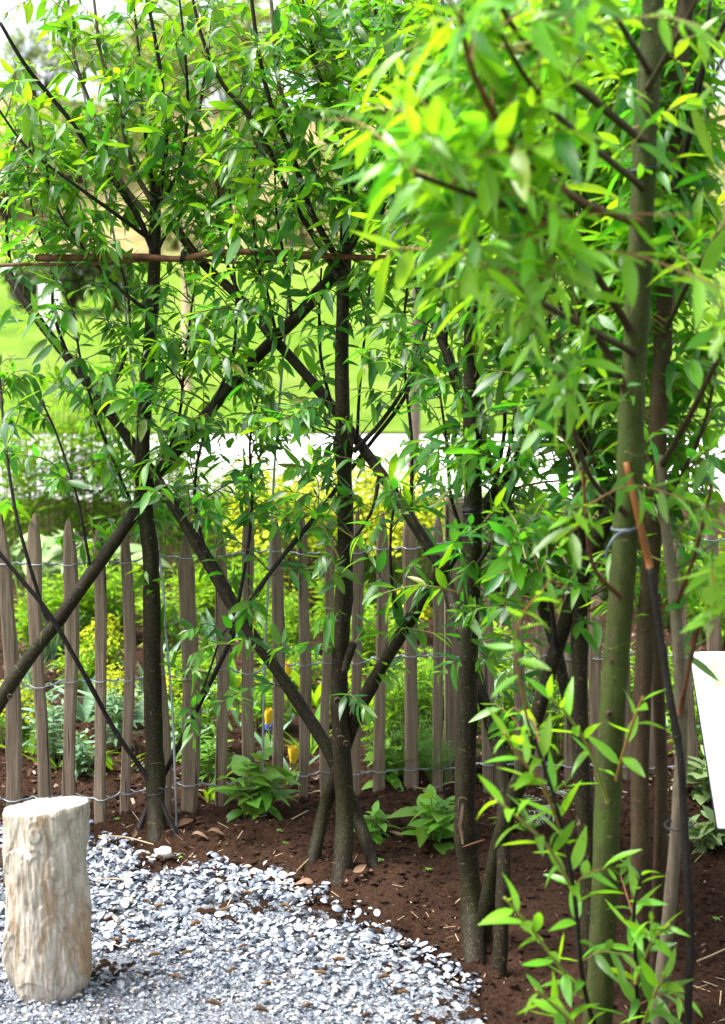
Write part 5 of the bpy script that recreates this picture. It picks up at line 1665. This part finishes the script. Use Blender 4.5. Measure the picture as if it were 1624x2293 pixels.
# ------------------------------------------------------------------ litter
b0 = gv(366, 1918); b0.z = 0.012
V, Q = [], []
for k in range(9):
    for j in range(14):
        a = j / 14 * 2 * math.pi; ph_ = math.pi * k / 8
        d = Vector((math.sin(ph_) * math.cos(a), math.sin(ph_) * math.sin(a), math.cos(ph_)))
        r = 1 + .5 * float(N1(d.x * 2 + 5, d.y * 2 + d.z)) + .25 * float(N2(d.x * 5 + 1, d.z * 5))
        V.append((d.x * r * .03, d.y * r * .022, d.z * r * .018))
Q = [(k * 14 + j, (k + 1) * 14 + j, (k + 1) * 14 + (j + 1) % 14, k * 14 + (j + 1) % 14) for k in range(8) for j in range(14)]
st = link('stone', np_mesh('stone', np.array(V), np.array(Q)), M['stone'], None, b0)
tag(st, 'rough whitish stone at the foot of the trunk beside the stump', 'stone')

CAT = []
for j in range(3):
    P = [Vector((x * .017, .003 * math.sin(x * 2 + j), .002 * math.cos(x * 3))) for x in np.linspace(-1, 1, 7)]
    V, Q, U = tube_arrays(P, [.0015, .0038, .0045, .0042, .0044, .0036, .0014], 7, .3, j)
    me = np_mesh('catkin', V, Q, U); me.materials.append(M['catkin']); CAT.append(me)
k = 0
for u, v in ((300, 2120), (360, 2040), (345, 2150), (420, 2145), (440, 2080), (260, 2118), (545, 2130), (500, 2050), (330, 2030), (520, 2185), (690, 2265), (760, 2160), (600, 2215), (250, 2070), (640, 2040), (700, 2110), (480, 2260), (860, 2200), (820, 2285), (905, 2235), (555, 2010), (720, 2190), (395, 2200), (585, 2275)):
    p = gv(u, v); o = bpy.data.objects.new('catkin', CAT[k % 3]); COL.objects.link(o)
    o.location = (p.x, p.y, .016); o.rotation_euler = (random.gauss(0, .2), random.gauss(0, .15), random.uniform(-.5, .5)); s = random.uniform(.75, 1.15); o.scale = (s, s, s)
    tag(o, 'dry brown catkin lying on the grey white shells', 'catkin', 'fallen catkins on the shell path'); k += 1
DRY = []
for c_, f_ in ((.5, .5), (.9, .3), (-.5, .6)):
    V, Q, U = leaf_proto(.5, c_, f_, 6, .45, .6)
    me = np_mesh('dry_leaf', V, Q, U); me.materials.append(M['dry']); DRY.append(me)
k = 0
for u, v in ((680, 1975), (702, 1985), (790, 1985), (835, 1975), (640, 1962), (300, 1885), (400, 1865), (560, 1900), (590, 1970), (850, 1965), (430, 1895), (520, 1935), (465, 1880), (770, 2075), (905, 1895), (780, 1998), (815, 1990), (655, 1985)):
    p = gv(u, v); o = bpy.data.objects.new('dry_leaf', DRY[k % 3]); COL.objects.link(o)
    o.location = (p.x, p.y, float(soil_z(p.x, p.y)) + .02); o.rotation_euler = (random.gauss(0, .5), random.gauss(0, .3), random.uniform(0, 6.28)); s = random.uniform(.03, .055); o.scale = (s, s, s)
    tag(o, 'curled dry brown leaf lying at the soil edge', 'leaf', 'dry leaves on the soil'); k += 1
for lab, pts in (('thin dry straw arching over the soil right of the middle trunk', ((905, 1770), (960, 1780), (1010, 1765), (1050, 1772))), ('dry twig lying at the shell edge below the near trunk foot', ((220, 1885), (280, 1888), (345, 1905))),
                 ('dry twig on the soil in front of the leafy plant', ((540, 1820), (640, 1800), (710, 1785))), ('short straw on the soil left of the middle trunk', ((655, 1850), (690, 1828))), ('dry twig at the foot of the leaning pole', ((665, 1965), (700, 1935), (715, 1920))),
                 ('dark twig lying on the shells right of the stump', ((205, 1985), (250, 1982), (285, 1985))), ('pale straw on the far right soil', ((1560, 2200), (1590, 2180), (1624, 2165))), ('straw by the torn bark trunk foot', ((1020, 2040), (1050, 2015)))):
    P = [gv(u, v) for u, v in pts]
    P = [Vector((p.x, p.y, max(.02, float(soil_z(p.x, p.y)) + .014))) for p in P]
    PP = catmull(P, 10)
    o = tube('dry_twig', PP, [.0022] * 11, 5, M['straw'], None, P[0]); o.location = P[0]
    tag(o, lab, 'twig')

Vs, Qs, off = [], [], 0
bit = np.array(((-1, -.06, 0), (1, -.05, .05), (1, .05, .06), (-1, .06, .02)))
for i in range(260):
    x = random.uniform(-1.3, 1.5); ed = float(edge_y(x)) if x < .7 else 3.0
    y = ed + random.gauss(.12, .22)
    if y < 3.0 or y > 4.9: continue
    m = Matrix.Rotation(random.uniform(0, 6.28), 3, 'Z') @ Matrix.Rotation(random.gauss(0, .3), 3, 'Y')
    Vs.append((bit * random.uniform(.006, .026)) @ np.array(m).T + np.array((x, y, max(float(soil_z(x, y)), .012 if y < ed else -1) + .008))); Qs.append(np.arange(4) + off); off += 4
tag(link('straw_litter', np_mesh('straw_litter', np.vstack(Vs), np.array(Qs), smooth=False), M['straw']), 'fine straw and twig bits scattered along the soil edge', 'litter', kind='stuff')

# ------------------------------------------------------------------ far bushes and trees on the bank


def bush(name, label, base, Rx, H, n, ls, mat, trunk=True, group='bushes on the bank', low=0.0):
    root = thing(name, label, 'tree' if 'tree' in name else 'bush', base, group)
    blobs = [(Vector((random.gauss(0, Rx * .4), random.gauss(0, Rx * .4), H * random.uniform(.35 + low, .85))), Rx * random.uniform(.3, .55)) for _ in range(11)]
    for c, r in blobs:
        if trunk:
            P = catmull([base + Vector((random.gauss(0, .08), random.gauss(0, .08), -.2)), base + c * .5 + Vector((0, 0, .1)), base + c], 6)
            tube('limb', P, [.02 * H * (1 - .12 * i) for i in range(7)], 6, M['barkbrown'], root, base, cap=False)
    recs = []
    for i in range(n):
        c, r = random.choice(blobs)
        d = Vector((random.gauss(0, 1), random.gauss(0, 1), random.gauss(0, 1))).normalized()
        p = base + c + Vector((d.x * r, d.y * r, d.z * r * .85)) * random.uniform(.55, 1.05)
        if p.z < base.z: continue
        recs.append(leaf_rec(p, d + Vector((random.gauss(0, .6), random.gauss(0, .6), random.gauss(0, .5))), Vector((random.gauss(0, .5), random.gauss(0, .5), 1)), ls * random.uniform(.6, 1.2), random.randrange(4), random.random()))
    merge_leaves('crown', recs, BROAD, mat, root, base, 'stuff')


def onhill(u, v, Y):
    p = at(u, v, Y)
    p.z = float(hill(np.array(p.x), np.array(p.y))) - .1
    return p


for nm_, lab, u, Y, Rx, H, n, ls, mt in (
    ('bush', 'dark evergreen bush on the bank behind the white lawn sign', 160, 36, .85, 1.75, 1500, .16, 'darkbush'),
    ('bush', 'dark evergreen bush right of the one behind the lawn sign', 258, 36.5, .85, 1.6, 1400, .16, 'darkbush'),
    ('bush', 'dark evergreen bush left of the white lawn sign', 48, 37, .6, 1.3, 900, .16, 'darkbush'),
    ('bush', 'yellow green bush on the ochre bank at the far left', 20, 54, 2.2, 3.2, 1400, .3, 'goldbush'),
    ('bush', 'olive bush on the ochre bank above the lawn sign', 165, 57, 2.3, 3.4, 1500, .3, 'bush'),
    ('bush', 'yellow green bush on the ochre bank left of centre', 430, 66, 2.6, 4.0, 1600, .35, 'goldbush'),
    ('bush', 'small green bush low on the ochre bank', 660, 50, 1.3, 1.8, 900, .25, 'bush'),
    ('bush', 'olive bush on the ochre bank behind the middle trunk', 790, 53, 2.2, 3.2, 1400, .3, 'bush'),
    ('bush', 'green bush on the bank behind the crossing poles', 960, 52, 2.3, 3.4, 1400, .3, 'bush'),
    ('bush', 'green bush on the bank behind the slender trunk', 1180, 52, 2.5, 3.8, 1400, .3, 'bush'),
    ('bush', 'green bush on the bank far right', 1480, 52, 2.8, 4.2, 1500, .3, 'bush'),
    ('bush', 'low yellow green shrub on the bank right of the left trunk', 395, 50, 1.2, 1.5, 800, .22, 'goldbush'),
    ('bush', 'low olive shrub on the bank between the two left trunks', 500, 56, 1.6, 2.2, 900, .25, 'bush'),
    ('bush', 'low yellow green shrub on the bank near the middle trunk', 590, 60, 1.8, 2.6, 900, .28, 'goldbush'),
    ('bush', 'low yellow green shrub on the bank above the left trunk', 270, 60, 2.0, 3.0, 1000, .28, 'goldbush'),
    ('bush', 'olive shrub high on the bank at the far left', 90, 66, 2.4, 3.6, 1100, .3, 'bush'),
    ('tree', 'pale yellow green tree crowning the bank left of centre', 330, 74, 3.4, 7.0, 2200, .4, 'goldbush'),
    ('tree', 'pale yellow green tree crowning the bank behind the two trunks', 520, 76, 3.6, 8.2, 2400, .4, 'goldbush'),
    ('tree', 'green tree crowning the bank above the middle trunk', 760, 72, 3.6, 8.5, 2200, .4, 'bush'),
    ('tree', 'green tree crowning the bank right of the middle trunk', 980, 72, 3.8, 9.0, 2200, .4, 'bush'),
    ('tree', 'green tree crowning the bank behind the near leaves', 1250, 70, 4.0, 9.5, 2200, .4, 'bush'),
    ('tree', 'green tree crowning the bank at the far right', 1540, 70, 4.0, 9.5, 2200, .4, 'bush'),
):
    bush(nm_, lab, onhill(u, 600, Y), Rx, H, n, ls, M[mt], group='trees and bushes on the bank')

# slim young trees standing on the lawn
for lab, u, v, H, r, mt in (('slim pale young tree trunk standing behind the crossing poles', 925, 1085, 4.2, .07, 'barkgrey'), ('slim yellowish young tree trunk standing on the lawn near the left trunk', 418, 905, 3.2, .12, 'straw')):
    base = gv(u, v)
    if base.y > 22: base.z = 0
    base = gnd(u, min(base.y, 26)); base.z = float(hill(np.array(base.x), np.array(base.y))) if base.y > 22 else 0.0
    root = thing('young_tree', lab, 'tree', base, 'young trees beyond the bed')
    P = catmull([base + Vector((0, 0, -.1)), base + Vector((.03, 0, H * .5)), base + Vector((-.02, 0, H))], 12)
    tube('trunk', P, [r * (1 - .5 * i / 12) for i in range(13)], 9, M[mt], root, base, .1)
    recs = []
    for k in range(9):
        a = random.uniform(0, 6.28); z = H * random.uniform(.6, .98)
        p1 = base + Vector((math.cos(a) * .7, math.sin(a) * .7, z + .6))
        tube('limb', catmull([base + Vector((0, 0, z)), (base + Vector((0, 0, z))).lerp(p1, .5) + Vector((0, 0, -.05)), p1], 5), [.02, .017, .014, .011, .008, .006], 5, M['twig'], root, base, cap=False)
        for q in range(60):
            s = random.random()
            recs.append(leaf_rec((base + Vector((0, 0, z))).lerp(p1, s) + Vector((random.gauss(0, .12), random.gauss(0, .12), random.gauss(0, .12))), Vector((random.gauss(0, 1), random.gauss(0, 1), random.gauss(-.2, .6))), Vector((0, 0, 1)), random.uniform(.05, .09), random.randrange(4), random.random()))
    merge_leaves('crown', recs, BROAD, M['goldbush'], root, base)
